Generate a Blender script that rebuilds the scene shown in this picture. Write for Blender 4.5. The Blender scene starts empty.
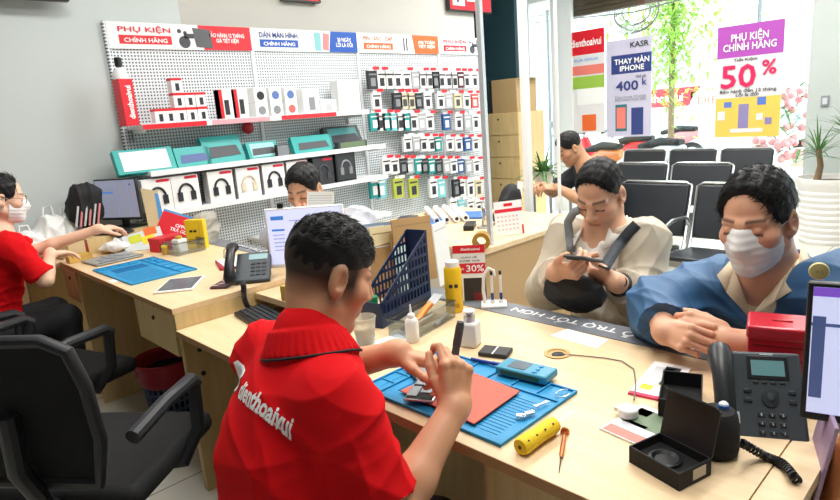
import bpy, bmesh, math, random
import numpy as np
from mathutils import Matrix, Vector
PI = math.pi
sc = bpy.context.scene
C = sc.collection
random.seed(7)

# ------------------------------------------------------------------ camera
FPX = 601.5
def _rot(a, b, c):
    return Matrix.Rotation(a, 3, 'Z') @ Matrix.Rotation(b, 3, 'X') @ Matrix.Rotation(c, 3, 'Z')
CAMR = _rot(math.radians(-43.7584), math.radians(77.2839), math.radians(-4.4422))
CAMP = Vector((0, 0, 1.435))
cd = bpy.data.cameras.new('camera'); cd.sensor_width = 36; cd.lens = FPX / 840 * 36
cd.clip_start = 0.05; cd.clip_end = 200
cam = bpy.data.objects.new('camera', cd); C.objects.link(cam)
cam.matrix_world = Matrix.Translation(CAMP) @ CAMR.to_4x4()
sc.camera = cam

# ------------------------------------------------------------------ world, lights, exposure
sc.view_settings.view_transform = 'Standard'; sc.view_settings.look = 'None'
sc.view_settings.gamma = 1; sc.view_settings.use_curve_mapping = False
sc.view_settings.exposure = 0.45
w = bpy.data.worlds.new('overcast_sky'); sc.world = w; w.use_nodes = True
wn = w.node_tree.nodes; wl = w.node_tree.links
bg = wn['Background']; bg.inputs['Color'].default_value = (0.86, 0.95, 1.0, 1); bg.inputs['Strength'].default_value = 4.5
def area(name, loc, sx, sy, power, col=(1, 0.985, 0.965), rot=(0, 0, 0)):
    l = bpy.data.lights.new(name, 'AREA'); l.shape = 'RECTANGLE'; l.size = sx; l.size_y = sy; l.energy = power; l.color = col
    o = bpy.data.objects.new(name, l); C.objects.link(o); o.location = loc; o.rotation_euler = rot
    return o
for lx, ly, pw in ((1.1, 0.4, 24), (1.1, 2.4, 28), (2.9, 0.6, 34), (3.1, 2.4, 36), (5.4, 1.2, 40), (5.2, 3.1, 40)):
    area('ceiling_lamp', (lx, ly, 3.16), 1.2, 0.6, pw)
sun = bpy.data.lights.new('sun', 'SUN'); sun.energy = 4.0; sun.angle = math.radians(20); sun.color = (1, 0.97, 0.92)
so = bpy.data.objects.new('sun', sun); C.objects.link(so); so.rotation_euler = (math.radians(38), math.radians(20), math.radians(20))

# ------------------------------------------------------------------ helpers: where a pixel meets a plane
def ray(u, v):
    return CAMR @ Vector(((u - 420) / FPX, -(v - 250) / FPX, -1))
def at(u, v, z):
    d = ray(u, v); return CAMP + d * ((z - CAMP.z) / d.z)
def aty(u, v, y):
    d = ray(u, v); return CAMP + d * ((y - CAMP.y) / d.y)
def atx(u, v, x):
    d = ray(u, v); return CAMP + d * ((x - CAMP.x) / d.x)
def atd(u, v, d):
    return CAMP + ray(u, v) * d

# ------------------------------------------------------------------ materials
def lin(c):
    if isinstance(c, str):
        c = [int(c[i:i + 2], 16) / 255 for i in (0, 2, 4)]
    return tuple((x / 12.92 if x <= 0.04045 else ((x + 0.055) / 1.055) ** 2.4) for x in c)
_M = {}
def mat(name, col, rough=0.5, metal=0.0, bump=0, bscale=200, var=0.0, vscale=8, emit=0, trans=0, alpha=1, coat=0, spec=None, sheen=0, stretch=None, sss=0, ior=None):
    if name in _M: return _M[name]
    m = bpy.data.materials.new(name); m.use_nodes = True
    nt = m.node_tree; b = nt.nodes['Principled BSDF']; L = nt.links
    c = (*lin(col), 1)
    b.inputs['Base Color'].default_value = c
    b.inputs['Roughness'].default_value = rough; b.inputs['Metallic'].default_value = metal
    if emit:
        b.inputs['Emission Color'].default_value = c; b.inputs['Emission Strength'].default_value = emit
    if trans: b.inputs['Transmission Weight'].default_value = trans
    if ior: b.inputs['IOR'].default_value = ior
    if alpha < 1: b.inputs['Alpha'].default_value = alpha
    if coat: b.inputs['Coat Weight'].default_value = coat; b.inputs['Coat Roughness'].default_value = 0.1
    if spec is not None: b.inputs['Specular IOR Level'].default_value = spec
    if sheen: b.inputs['Sheen Weight'].default_value = sheen
    if sss:
        b.inputs['Subsurface Weight'].default_value = sss; b.inputs['Subsurface Radius'].default_value = (0.012, 0.005, 0.003); b.inputs['Subsurface Scale'].default_value = 0.6
    if bump or var:
        tc = nt.nodes.new('ShaderNodeTexCoord'); mp = nt.nodes.new('ShaderNodeMapping')
        if stretch: mp.inputs['Scale'].default_value = stretch
        L.new(tc.outputs['Object'], mp.inputs['Vector'])
        if bump:
            n = nt.nodes.new('ShaderNodeTexNoise'); n.inputs['Scale'].default_value = bscale; n.inputs['Detail'].default_value = 3
            bp = nt.nodes.new('ShaderNodeBump'); bp.inputs['Strength'].default_value = bump; bp.inputs['Distance'].default_value = 0.004
            L.new(mp.outputs[0], n.inputs['Vector']); L.new(n.outputs['Fac'], bp.inputs['Height']); L.new(bp.outputs[0], b.inputs['Normal'])
        if var:
            n2 = nt.nodes.new('ShaderNodeTexNoise'); n2.inputs['Scale'].default_value = vscale; n2.inputs['Detail'].default_value = 4
            mx = nt.nodes.new('ShaderNodeMix'); mx.data_type = 'RGBA'
            mx.inputs['A'].default_value = tuple(x * (1 - var) for x in c[:3]) + (1,)
            mx.inputs['B'].default_value = tuple(min(1, x * (1 + var)) for x in c[:3]) + (1,)
            L.new(mp.outputs[0], n2.inputs['Vector']); L.new(n2.outputs['Fac'], mx.inputs['Factor']); L.new(mx.outputs['Result'], b.inputs['Base Color'])
    _M[name] = m
    return m
def wood(name, c1, c2, stretch=(1, 12, 12), rough=0.42):
    if name in _M: return _M[name]
    m = bpy.data.materials.new(name); m.use_nodes = True; nt = m.node_tree; L = nt.links; b = nt.nodes['Principled BSDF']
    tc = nt.nodes.new('ShaderNodeTexCoord'); mp = nt.nodes.new('ShaderNodeMapping'); mp.inputs['Scale'].default_value = stretch
    n = nt.nodes.new('ShaderNodeTexNoise'); n.inputs['Scale'].default_value = 3.0; n.inputs['Detail'].default_value = 6; n.inputs['Distortion'].default_value = 1.2
    r = nt.nodes.new('ShaderNodeValToRGB'); r.color_ramp.elements[0].color = (*lin(c1), 1); r.color_ramp.elements[1].color = (*lin(c2), 1)
    r.color_ramp.elements[0].position = 0.3; r.color_ramp.elements[1].position = 0.7
    L.new(tc.outputs['Object'], mp.inputs['Vector']); L.new(mp.outputs[0], n.inputs['Vector']); L.new(n.outputs['Fac'], r.inputs['Fac'])
    L.new(r.outputs['Color'], b.inputs['Base Color']); b.inputs['Roughness'].default_value = rough
    _M[name] = m; return m
def vcol(name, rough=0.5, sss=0.0, bump=0, bscale=300, spec=0.4):
    if name in _M: return _M[name]
    m = mat(name, 'ffffff', rough, bump=bump, bscale=bscale, sss=sss, spec=spec)
    a = m.node_tree.nodes.new('ShaderNodeAttribute'); a.attribute_name = 'tint'
    m.node_tree.links.new(a.outputs['Color'], m.node_tree.nodes['Principled BSDF'].inputs['Base Color'])
    return m
def glass(name, tint='f4fbf8', refl=0.06):
    if name in _M: return _M[name]
    m = bpy.data.materials.new(name); m.use_nodes = True; nt = m.node_tree; nt.nodes.clear()
    o = nt.nodes.new('ShaderNodeOutputMaterial'); t = nt.nodes.new('ShaderNodeBsdfTransparent'); g = nt.nodes.new('ShaderNodeBsdfGlossy'); x = nt.nodes.new('ShaderNodeMixShader')
    t.inputs['Color'].default_value = (*lin(tint), 1); g.inputs['Roughness'].default_value = 0.03; x.inputs[0].default_value = refl
    nt.links.new(t.outputs[0], x.inputs[1]); nt.links.new(g.outputs[0], x.inputs[2]); nt.links.new(x.outputs[0], o.inputs[0])
    _M[name] = m; return m

# ------------------------------------------------------------------ geometry
class G:
    def __init__(s): s.bm = bmesh.new(); s.mi = 0; s.M = Matrix.Identity(4)
    def _f(s, vs):
        try:
            f = s.bm.faces.new(vs); f.material_index = s.mi; return f
        except ValueError: return None
    def v(s, p): return s.bm.verts.new(s.M @ Vector(p))
    def box(s, c, d, rz=0, M=None):
        x, y, z = d[0] / 2, d[1] / 2, d[2] / 2
        m = Matrix.Translation(c) @ (M.to_4x4() if M is not None else Matrix.Rotation(rz, 4, 'Z'))
        v = [s.v(m @ Vector(p)) for p in ((-x, -y, -z), (x, -y, -z), (x, y, -z), (-x, y, -z), (-x, -y, z), (x, -y, z), (x, y, z), (-x, y, z))]
        for q in ((3, 2, 1, 0), (4, 5, 6, 7), (0, 1, 5, 4), (1, 2, 6, 5), (2, 3, 7, 6), (3, 0, 4, 7)): s._f([v[i] for i in q])
        return s
    def bx(s, x0, x1, y0, y1, z0, z1): return s.box(((x0 + x1) / 2, (y0 + y1) / 2, (z0 + z1) / 2), (abs(x1 - x0), abs(y1 - y0), abs(z1 - z0)))
    def tube(s, pts, r, n=8, cap=True, closed=False, flat=1.0):
        pts = [Vector(p) for p in pts]; N = len(pts)
        rr = r if isinstance(r, (list, tuple)) else [r] * N
        rings = []; up = None
        for i, p in enumerate(pts):
            t = (pts[(i + 1) % N] - pts[i - 1]) if closed else (pts[min(i + 1, N - 1)] - pts[max(i - 1, 0)])
            t.normalize()
            if up is None:
                up = Vector((0, 0, 1)) if abs(t.z) < 0.9 else Vector((1, 0, 0))
            a = t.cross(up); a.normalize(); b = a.cross(t); b.normalize(); up = b
            rings.append([s.v(p + (a * math.cos(2 * PI * k / n) + b * math.sin(2 * PI * k / n) * flat) * rr[i]) for k in range(n)])
        for i in range(N if closed else N - 1):
            A, B = rings[i], rings[(i + 1) % N]
            for k in range(n): s._f([A[k], A[(k + 1) % n], B[(k + 1) % n], B[k]])
        if cap and not closed: s._f(rings[0][::-1]); s._f(rings[-1])
        return s
    def cyl(s, p0, p1, r0, r1=None, n=20): return s.tube([p0, p1], [r0, r0 if r1 is None else r1], n)
    def lathe(s, prof, c=(0, 0, 0), n=28, cap=True):
        c = Vector(c); rings = [[s.v(c + Vector((r * math.cos(2 * PI * k / n), r * math.sin(2 * PI * k / n), z))) for k in range(n)] for r, z in prof]
        for A, B in zip(rings, rings[1:]):
            for k in range(n): s._f([A[k], A[(k + 1) % n], B[(k + 1) % n], B[k]])
        if cap: s._f(rings[0][::-1]); s._f(rings[-1])
        return s
    def prism(s, poly, z0, z1):
        a = [s.v((x, y, z0)) for x, y in poly]; b = [s.v((x, y, z1)) for x, y in poly]; n = len(poly)
        s._f(a[::-1]); s._f(b)
        for i in range(n): s._f([a[i], a[(i + 1) % n], b[(i + 1) % n], b[i]])
        return s
    def prismy(s, poly, y0, y1):        # polygon in x,z pushed along y
        a = [s.v((x, y0, z)) for x, z in poly]; b = [s.v((x, y1, z)) for x, z in poly]; n = len(poly)
        s._f(a); s._f(b[::-1])
        for i in range(n): s._f([a[i], b[i], b[(i + 1) % n], a[(i + 1) % n]])
        return s
    def quad(s, a, b, c, d): s._f([s.v(p) for p in (a, b, c, d)]); return s
    def ball(s, c, r, n=14, sz=(1, 1, 1)):
        prof = [(max(1e-4, r * math.sin(PI * i / n)) , -r * math.cos(PI * i / n)) for i in range(n + 1)]
        M0 = s.M; s.M = M0 @ Matrix.Translation(c) @ Matrix.Diagonal((*sz, 1)); s.lathe(prof, n=n * 2, cap=False); s.M = M0
        return s
def link(name, me, parent=None):
    o = bpy.data.objects.new(name, me); C.objects.link(o)
    if parent is not None: o.parent = parent
    return o
def finish(me, smooth=True, ang=35):
    if smooth:
        me.shade_smooth() if hasattr(me, 'shade_smooth') else None
        try: me.set_sharp_from_angle(angle=math.radians(ang))
        except Exception: pass
def obj(name, g, m, parent=None, bev=0, seg=2, smooth=True, ang=35, label=None, sub=0, solid=0):
    me = bpy.data.meshes.new(name)
    bmesh.ops.recalc_face_normals(g.bm, faces=g.bm.faces)
    g.bm.to_mesh(me); g.bm.free()
    for x in (m if isinstance(m, (list, tuple)) else [m]): me.materials.append(x)
    finish(me, smooth, ang)
    o = link(name, me, parent)
    if solid:
        d = o.modifiers.new('solid', 'SOLIDIFY'); d.thickness = solid; d.offset = 0
    if bev:
        b = o.modifiers.new('bevel', 'BEVEL'); b.width = bev; b.segments = seg; b.limit_method = 'ANGLE'; b.angle_limit = math.radians(40)
    if sub:
        b = o.modifiers.new('sub', 'SUBSURF'); b.levels = sub; b.render_levels = sub
    if label: o['label'] = label
    return o
def thing(name, label, cat, loc=(0, 0, 0), rz=0, group=None, rot=None):
    o = bpy.data.objects.new(name, None); C.objects.link(o); o.empty_display_size = 0.05
    o.location = loc; o.rotation_euler = rot if rot is not None else (0, 0, rz)
    o['label'] = label; o['category'] = cat
    if group: o['group'] = group
    return o
def tag(o, label, cat, group=None):
    o['label'] = label; o['category'] = cat
    if group: o['group'] = group
    return o
def struct(name, g, m, bev=0, parent=None):
    o = obj(name, g, m, parent, bev)
    if parent is None: o['kind'] = 'structure'
    return o
def kids(o): return [c for c in bpy.data.objects if c.parent == o]
def copy_tree(o, parent=None, ch=None):
    c = o.copy(); C.objects.link(c)
    if parent is not None: c.parent = parent
    for k in kids(o): copy_tree(k, c)
    return c
# text as a flat mesh in local x,z facing -y, fitted into width w and height h around (0,0)
def text(name, s, w, h, m, parent, loc=(0, 0, 0), rot=(0, 0, 0), bold=0.012, keep=False, label=None, flat=False, ext=0.0):
    cu = bpy.data.curves.new(name, 'FONT'); cu.body = s; cu.align_x = 'CENTER'; cu.align_y = 'CENTER'; cu.offset = bold; cu.resolution_u = 2
    cu.space_line = 0.95
    t = bpy.data.objects.new(name, cu); C.objects.link(t)
    bpy.context.view_layer.update()
    me = bpy.data.meshes.new_from_object(t.evaluated_get(bpy.context.evaluated_depsgraph_get()))
    bpy.data.objects.remove(t); bpy.data.curves.remove(cu)
    n = len(me.vertices); co = np.empty(n * 3); me.vertices.foreach_get('co', co); co = co.reshape(-1, 3)
    mn, mx = co.min(0), co.max(0); co -= (mn + mx) / 2
    sx = w / max(1e-6, mx[0] - mn[0]); sy = h / max(1e-6, mx[1] - mn[1])
    if keep: sx = sy = min(sx, sy)
    out = np.zeros_like(co); out[:, 0] = co[:, 0] * sx
    if flat: out[:, 1] = co[:, 1] * sy
    else: out[:, 2] = co[:, 1] * sy
    me.vertices.foreach_set('co', out.ravel()); me.materials.clear(); me.materials.append(m); me.name = name
    o = link(name, me, parent); o.location = loc; o.rotation_euler = rot
    if ext:
        d = o.modifiers.new('solid', 'SOLIDIFY'); d.thickness = ext
    if label: o['label'] = label
    return o

# ------------------------------------------------------------------ common materials
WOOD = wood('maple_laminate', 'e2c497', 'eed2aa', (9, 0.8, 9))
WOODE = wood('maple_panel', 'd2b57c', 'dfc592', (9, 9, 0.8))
EDGE = mat('edge_band', 'b98f60', 0.5, var=0.08)
WHITE = mat('white_plastic', 'f0f0ee', 0.4)
PAPER = mat('paper', 'f4f4f2', 0.7)
BLACK = mat('black_plastic', '17181b', 0.4)
BLACKM = mat('black_matte', '121316', 0.75, bump=0.15, bscale=400)
RED = mat('shop_red', 'e0202f', 0.4)
INK = mat('white_ink', 'ffffff', 0.6)
REDINK = mat('red_ink', 'd81f3a', 0.6)
DINK = mat('dark_ink', '2a2d35', 0.6)
NAVY = mat('navy_ink', '23448c', 0.6)
CHROME = mat('chrome', 'd8dadc', 0.18, 1.0)
STEEL = mat('satin_steel', 'c2c5c8', 0.32, 0.9)
TEAL = mat('teal_card', '1fa5a1', 0.4)
GREY = mat('grey_plastic', '8b8f94', 0.5)
CLEAR = glass('clear_plastic', 'e9eef0', 0.12)
SKYB = mat('sky_blue_ink', '4f9fe0', 0.6)

# ================================================================== the room
wallm = mat('grey_wall_paint', 'c9d1cf', 0.75, var=0.03, vscale=2)
wall2 = mat('light_wall_paint', 'c6c4bd', 0.75)
dgreen = mat('dark_green_paint', '2a4a52', 0.6, var=0.05)
ceilm = mat('ceiling_paint', 'ededea', 0.85)
def floor_mat():
    m = bpy.data.materials.new('floor_tiles'); m.use_nodes = True; nt = m.node_tree; L = nt.links; b = nt.nodes['Principled BSDF']
    tc = nt.nodes.new('ShaderNodeTexCoord'); br = nt.nodes.new('ShaderNodeTexBrick'); br.offset = 0
    br.inputs['Color1'].default_value = (*lin('dcd8cc'), 1); br.inputs['Color2'].default_value = (*lin('d4d0c4'), 1); br.inputs['Mortar'].default_value = (*lin('8f8b82'), 1)
    br.inputs['Scale'].default_value = 1; br.inputs['Brick Width'].default_value = 0.6; br.inputs['Row Height'].default_value = 0.6; br.inputs['Mortar Size'].default_value = 0.004
    L.new(tc.outputs['Object'], br.inputs['Vector']); L.new(br.outputs['Color'], b.inputs['Base Color']); b.inputs['Roughness'].default_value = 0.18
    return m
YB = 4.32
struct('floor', G().bx(-2.6, 7.1, -2.6, 6.4, -0.1, 0), floor_mat())
struct('ceiling', G().bx(-2.6, 7.1, -2.6, 6.4, 3.2, 3.3), ceilm)
struct('wall_back', G().bx(-2.6, 5.18, YB, YB + 0.12, 0, 3.2), wall2)
darkw = mat('unseen_wall_grey', '7c8284', 0.8)  # grey for the unseen walls, chosen dark to lower the fill light
struct('wall_left', G().bx(-2.72, -2.6, -2.6, 6.4, 0, 3.2), darkw)
struct('wall_near', G().bx(-2.6, 7.1, -2.72, -2.6, 0, 3.2), darkw)
pe = aty(179, 12, 4.22).x
struct('trim_1', G().bx(-2.6, pe, 4.215, YB, 0, 3.2), wallm)
struct('wall_side', G().bx(6.3, 6.42, 4.62, 6.4, 0, 3.2), dgreen)
struct('wall_end', G().bx(5.06, 6.4, 6.4, 6.5, 0, 3.2), dgreen)
struct('wall_return', G().bx(5.06, 5.18, YB + 0.12, 6.4, 0, 3.2), dgreen)
# ================================================================== people: one smooth surface each, grown from a distance field
def _n(v): v = np.asarray(v, float); return v / np.linalg.norm(v)
class Field:
    def __init__(s): s.ops = []
    def cap(s, a, b, ra, rb=None, k=0.02, mode='u', sq=None):
        a = np.asarray(a, float); b = np.asarray(b, float); rb = ra if rb is None else rb
        lo = np.minimum(a - ra, b - rb); hi = np.maximum(a + ra, b + rb); ba = b - a; L2 = max(1e-12, float(ba @ ba))
        def f(x, y, z):
            px, py, pz = x - a[0], y - a[1], z - a[2]
            t = np.clip((px * ba[0] + py * ba[1] + pz * ba[2]) / L2, 0, 1)
            return np.sqrt((px - t * ba[0]) ** 2 + (py - t * ba[1]) ** 2 + (pz - t * ba[2]) ** 2) - (ra + (rb - ra) * t)
        s.ops.append((f, lo, hi, k, mode)); return s
    def capcut(s, a, b, ra, rb, k=0.02):      # tapered sleeve with a flat open end at b
        a = np.asarray(a, float); b = np.asarray(b, float); n = _n(b - a); e = b + n * rb * .6; rm = max(ra, rb)
        s.cap(a, e, ra, rb, k); f0, lo, hi, kk, mo = s.ops.pop()
        s.ops.append((lambda x, y, z: np.maximum(f0(x, y, z), (x - b[0]) * n[0] + (y - b[1]) * n[1] + (z - b[2]) * n[2]), lo, hi, kk, mo)); return s
    def ell(s, c, r, R=None, k=0.02, mode='u'):
        c = np.asarray(c, float); r = np.asarray(r, float); R = np.eye(3) if R is None else R
        m = np.sqrt(((R * r) ** 2).sum(1)); lo = c - m; hi = c + m
        def f(x, y, z):
            p = (x - c[0], y - c[1], z - c[2])
            q = [p[0] * R[0, i] + p[1] * R[1, i] + p[2] * R[2, i] for i in range(3)]
            k0 = np.sqrt(sum((q[i] / r[i]) ** 2 for i in range(3))); k1 = np.sqrt(sum((q[i] / r[i] ** 2) ** 2 for i in range(3)))
            return k0 * (k0 - 1) / np.maximum(k1, 1e-6)
        s.ops.append((f, lo, hi, k, mode)); return s
    def plane(s, p, n, k=0.004):       # keeps the side the normal points away from
        p = np.asarray(p, float); n = _n(n)
        s.ops.append((lambda x, y, z: (x - p[0]) * n[0] + (y - p[1]) * n[1] + (z - p[2]) * n[2], None, None, k, 'i')); return s
    def mesh(s, res=0.004, disp=None):
        us = [o for o in s.ops if o[4] == 'u']
        lo = np.min([o[1] for o in us], 0) - 3 * res - 0.01; hi = np.max([o[2] for o in us], 0) + 3 * res + 0.01
        n = np.ceil((hi - lo) / res).astype(int) + 1
        ax = [lo[i] + res * np.arange(n[i]) for i in range(3)]
        F = np.full(n, 0.06, np.float32)
        for f, l, h, k, mode in s.ops:
            if l is None: sl = [slice(None)] * 3
            else:
                mg = k + 0.03 if mode == 'u' else k + 2 * res
                i0 = np.clip(np.floor((l - mg - lo) / res).astype(int), 0, n); i1 = np.clip(np.ceil((h + mg - lo) / res).astype(int) + 1, 0, n)
                sl = [slice(i0[i], i1[i]) for i in range(3)]
            if any(q.start is not None and q.start >= q.stop for q in sl): continue
            X = ax[0][sl[0]][:, None, None]; Y = ax[1][sl[1]][None, :, None]; Z = ax[2][sl[2]][None, None, :]
            d = np.broadcast_to(f(X, Y, Z), F[tuple(sl)].shape).astype(np.float32); g = F[tuple(sl)]
            if mode == 'u':
                hh = np.maximum(k - np.abs(d - g), 0) / k; F[tuple(sl)] = np.minimum(d, g) - hh * hh * k * 0.25
            elif mode == 's':
                d = -d; hh = np.maximum(k - np.abs(d - g), 0) / k; F[tuple(sl)] = np.maximum(d, g) + hh * hh * k * 0.25
            else:
                hh = np.maximum(k - np.abs(d - g), 0) / k; F[tuple(sl)] = np.maximum(d, g) + hh * hh * k * 0.25
        return surface_nets(F, lo, res, disp)
def surface_nets(F, lo, res, disp=None):
    S = F < 0
    c = np.zeros(tuple(np.array(F.shape) - 1), np.uint8)
    for i in (0, 1):
        for j in (0, 1):
            for k in (0, 1):
                c += S[i:S.shape[0] - 1 + i, j:S.shape[1] - 1 + j, k:S.shape[2] - 1 + k]
    act = (c > 0) & (c < 8)
    I = np.argwhere(act); idx = np.full(act.shape, -1, np.int32); idx[tuple(I.T)] = np.arange(len(I))
    acc = np.zeros((len(I), 3)); cnt = np.zeros(len(I))
    cor = [(i, j, k) for i in (0, 1) for j in (0, 1) for k in (0, 1)]
    val = {q: F[I[:, 0] + q[0], I[:, 1] + q[1], I[:, 2] + q[2]].astype(float) for q in cor}
    for a in cor:
        for d in range(3):
            if a[d] == 0:
                b = list(a); b[d] = 1; b = tuple(b)
                va, vb = val[a], val[b]; m = (va < 0) != (vb < 0)
                t = np.where(m, va / np.where(m, va - vb, 1), 0)
                p = np.tile(np.array(a, float), (len(I), 1)); p[:, d] += t
                acc[m] += p[m]; cnt[m] += 1
    V = lo + res * (I + acc / cnt[:, None])
    quads = []
    for d in range(3):
        e = [1, 2, 0][d]; f = [2, 0, 1][d]
        sa = [slice(None)] * 3; sb = [slice(None)] * 3; sa[d] = slice(0, -1); sb[d] = slice(1, None)
        A = S[tuple(sa)]; B = S[tuple(sb)]
        E = np.argwhere(A != B)
        E = E[(E[:, e] > 0) & (E[:, f] > 0) & (E[:, e] < act.shape[e]) & (E[:, f] < act.shape[f])]
        q = []
        for (de, df) in ((-1, -1), (0, -1), (0, 0), (-1, 0)):
            P = E.copy(); P[:, e] += de; P[:, f] += df; q.append(idx[P[:, 0], P[:, 1], P[:, 2]])
        q = np.stack(q, 1); fl = ~A[tuple(E.T)]; q[fl] = q[fl][:, ::-1]
        quads.append(q)
    Q = np.concatenate(quads); Q = Q[(Q >= 0).all(1)]
    if disp is not None:
        nv = vnormals(V, Q); V = V + nv * disp(V, nv)[:, None]
    return V, Q
def vnormals(V, Q):
    a = V[Q[:, 2]] - V[Q[:, 0]]; b = V[Q[:, 3]] - V[Q[:, 1]]; fn = np.cross(a, b); nv = np.zeros_like(V)
    for i in range(4): np.add.at(nv, Q[:, i], fn)
    return nv / np.maximum(np.linalg.norm(nv, axis=1, keepdims=True), 1e-12)
def npmesh(name, V, Q, m, parent=None, col=None, origin=None):
    me = bpy.data.meshes.new(name)
    if origin is not None: V = V - np.asarray(origin)
    me.vertices.add(len(V)); me.vertices.foreach_set('co', np.ascontiguousarray(V, np.float32).ravel())
    k = Q.shape[1]
    me.loops.add(Q.size); me.loops.foreach_set('vertex_index', np.ascontiguousarray(Q, np.int32).ravel())
    me.polygons.add(len(Q)); me.polygons.foreach_set('loop_start', np.arange(0, Q.size, k, dtype=np.int32))
    try: me.polygons.foreach_set('loop_total', np.full(len(Q), k, np.int32))
    except Exception: pass
    me.update(calc_edges=True); me.validate()
    me.shade_smooth()
    if col is not None:
        a = me.attributes.new('tint', 'FLOAT_COLOR', 'POINT')
        a.data.foreach_set('color', np.concatenate([col, np.ones((len(col), 1))], 1).astype(np.float32).ravel())
    me.materials.append(m)
    return link(name, me, parent)
def frame(az, pitch=0, roll=0):     # columns: right, forward, up of a person facing azimuth az, head pitched down by pitch
    a = math.radians(az); p = math.radians(-pitch); r = math.radians(roll)
    f = np.array([math.cos(a) * math.cos(p), math.sin(a) * math.cos(p), math.sin(p)])
    rt = np.array([math.sin(a), -math.cos(a), 0.0]); up = np.cross(rt, f)
    rt2 = rt * math.cos(r) + up * math.sin(r); up2 = np.cross(rt2, f)
    return np.stack([rt2, f, up2], 1)
def head(F, c, R, s=1.0, wide=1.0, nose=1.0):
    P = lambda x, y, z: np.asarray(c) + R @ (np.array([x * wide, y, z]) * s)
    e = lambda p, r, k=0.02, mode='u': F.ell(P(*p), np.array(r) * s * np.array([wide, 1, 1]), R, k * s, mode)
    cp = lambda a, b, ra, rb, k=0.012, mode='u': F.cap(P(*a), P(*b), ra * s, rb * s, k * s, mode)
    e((0, -.014, .034), (.075, .095, .084)); e((0, .03, -.04), (.058, .064, .078), .03)
    cp((-.05, .0, -.062), (-.012, .068, -.104), .022, .016, .025); cp((.05, .0, -.062), (.012, .068, -.104), .022, .016, .025)
    e((0, .07, -.103), (.02, .018, .016), .016)
    for x in (-1, 1):
        e((x * .042, .052, -.022), (.027, .03, .024), .025)
        cp((x * .012, .081, .021), (x * .044, .066, .02), .010, .009, .016)
        e((x * .032, .097, .004), (.017, .016, .012), .012, 's')
        e((x * .031, .073, .002), (.0155, .0145, .0135), .004)
        e((x * .079, -.012, -.006), (.009, .021, .033), .012); e((x * .083, -.006, -.004), (.005, .011, .019), .006, 's')
        e((x * .074, -.004, -.03), (.008, .01, .012), .008)
        e((x * .0125, .096, -.033), (.0085, .010, .0075), .007)
    cp((0, .083, .014), (0, .108 * nose, -.026), .009, .0115, .013)
    cp((-.02, .083, -.060), (.02, .083, -.060), .006, .006, .008); e((0, .091, -.058), (.014, .007, .0055), .006)
    cp((-.016, .083, -.071), (.016, .083, -.071), .007, .007, .008); e((0, .095, -.0655), (.026, .006, .0018), .003, 's')
    return P
def hand(F, w, d, n, side, curl=(20, 25, 15), spread=4, thumb=(30, 20, 20), s=1.0, curls=None, tin=0.35):
    """wrist, finger direction, back-of-hand normal; side +1 right hand, -1 left hand"""
    d = _n(d); n = np.asarray(n, float); n = _n(n - d * (n @ d)); l = side * np.cross(n, d)     # l points to the thumb side
    w = np.asarray(w, float); P = lambda a, b, c: w + s * (d * a + l * b + n * c)
    mc = [(.090, .028), (.094, .0085), (.089, -.011), (.080, -.029)]
    for (a, b), wb in zip(mc, (.018, .007, -.006, -.017)):
        F.cap(P(.004, wb, -.002), P(a - .004, b, -.001), .0145 * s, .0115 * s, .010 * s)
        F.ell(P(a - .002, b, .003), np.array([.010] * 3) * s, None, .005 * s)
    F.cap(P(.03, .0, -.008), P(.07, -.004, -.008), .018 * s, .016 * s, .012 * s)
    ph = [(.043, .026, .021), (.047, .030, .022), (.043, .028, .022), (.034, .021, .020)]
    for i in range(4):
        cu = curls[i] if curls else curl
        a0 = 0; p = P(mc[i][0], mc[i][1], 0); sp = math.radians(spread * (1.5 - i)); dd = d * math.cos(sp) + l * math.sin(sp)
        r = (.0092, .0098, .0092, .0080)[i] * s
        for j in range(3):
            a0 += math.radians(cu[j]); q = p + s * ph[i][j] * (dd * math.cos(a0) - n * math.sin(a0))
            F.cap(p, q, r, r * (.93 if j < 2 else .84), .0035 * s)
            p = q; r *= .93
    t0 = P(.016, .020, -.008); ang = math.radians(thumb[0])
    td = _n(d * math.cos(ang) + l * math.sin(ang) - n * tin)
    q = t0 + td * .044 * s; F.cap(t0, q, .0165 * s, .0125 * s, .010 * s)
    ax = _n(np.cross(l, d) * 1.0)   # bends the thumb back over the palm side
    for j, ln in enumerate((.032, .027)):
        b = math.radians(thumb[1 + j]); td = _n(td * math.cos(b) + _n(d - n * .4 - l * .5) * math.sin(b))
        q2 = q + td * ln * s; F.cap(q, q2, (.0112, .0102)[j] * s, (.0102, .0085)[j] * s, .004 * s); q = q2
    return P
def folds(amp=.004, seed=0, base=28):
    """soft cloth creases: warped ridges that come and go over the surface"""
    rs = np.random.RandomState(seed); D = rs.normal(size=(8, 3)); D /= np.linalg.norm(D, axis=1)[:, None]; D[:, 2] *= .8; K = D * base * .62 * rs.uniform(.7, 1.6, (8, 1)); ph = rs.uniform(0, 6.28, 8); W = rs.normal(size=(3, 3)) * 7; LM = rs.normal(size=(8, 3)) * 7
    def f(V, N):
        warp = np.sin(V @ W); o = np.zeros(len(V))
        for i in range(8):
            s = np.sin(V @ K[i] + ph[i] + warp[:, i % 3] * 1.5 + warp[:, (i + 1) % 3] * .8); r = (1 - np.abs(s)) ** 2
            m = np.clip(.5 + .9 * np.sin(V @ LM[i] + ph[i] * 2), 0, 1)
            o += m * (r - .33) * (1.0 if i < 4 else .6)
        return amp * 1.5 * o
    return f
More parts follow.
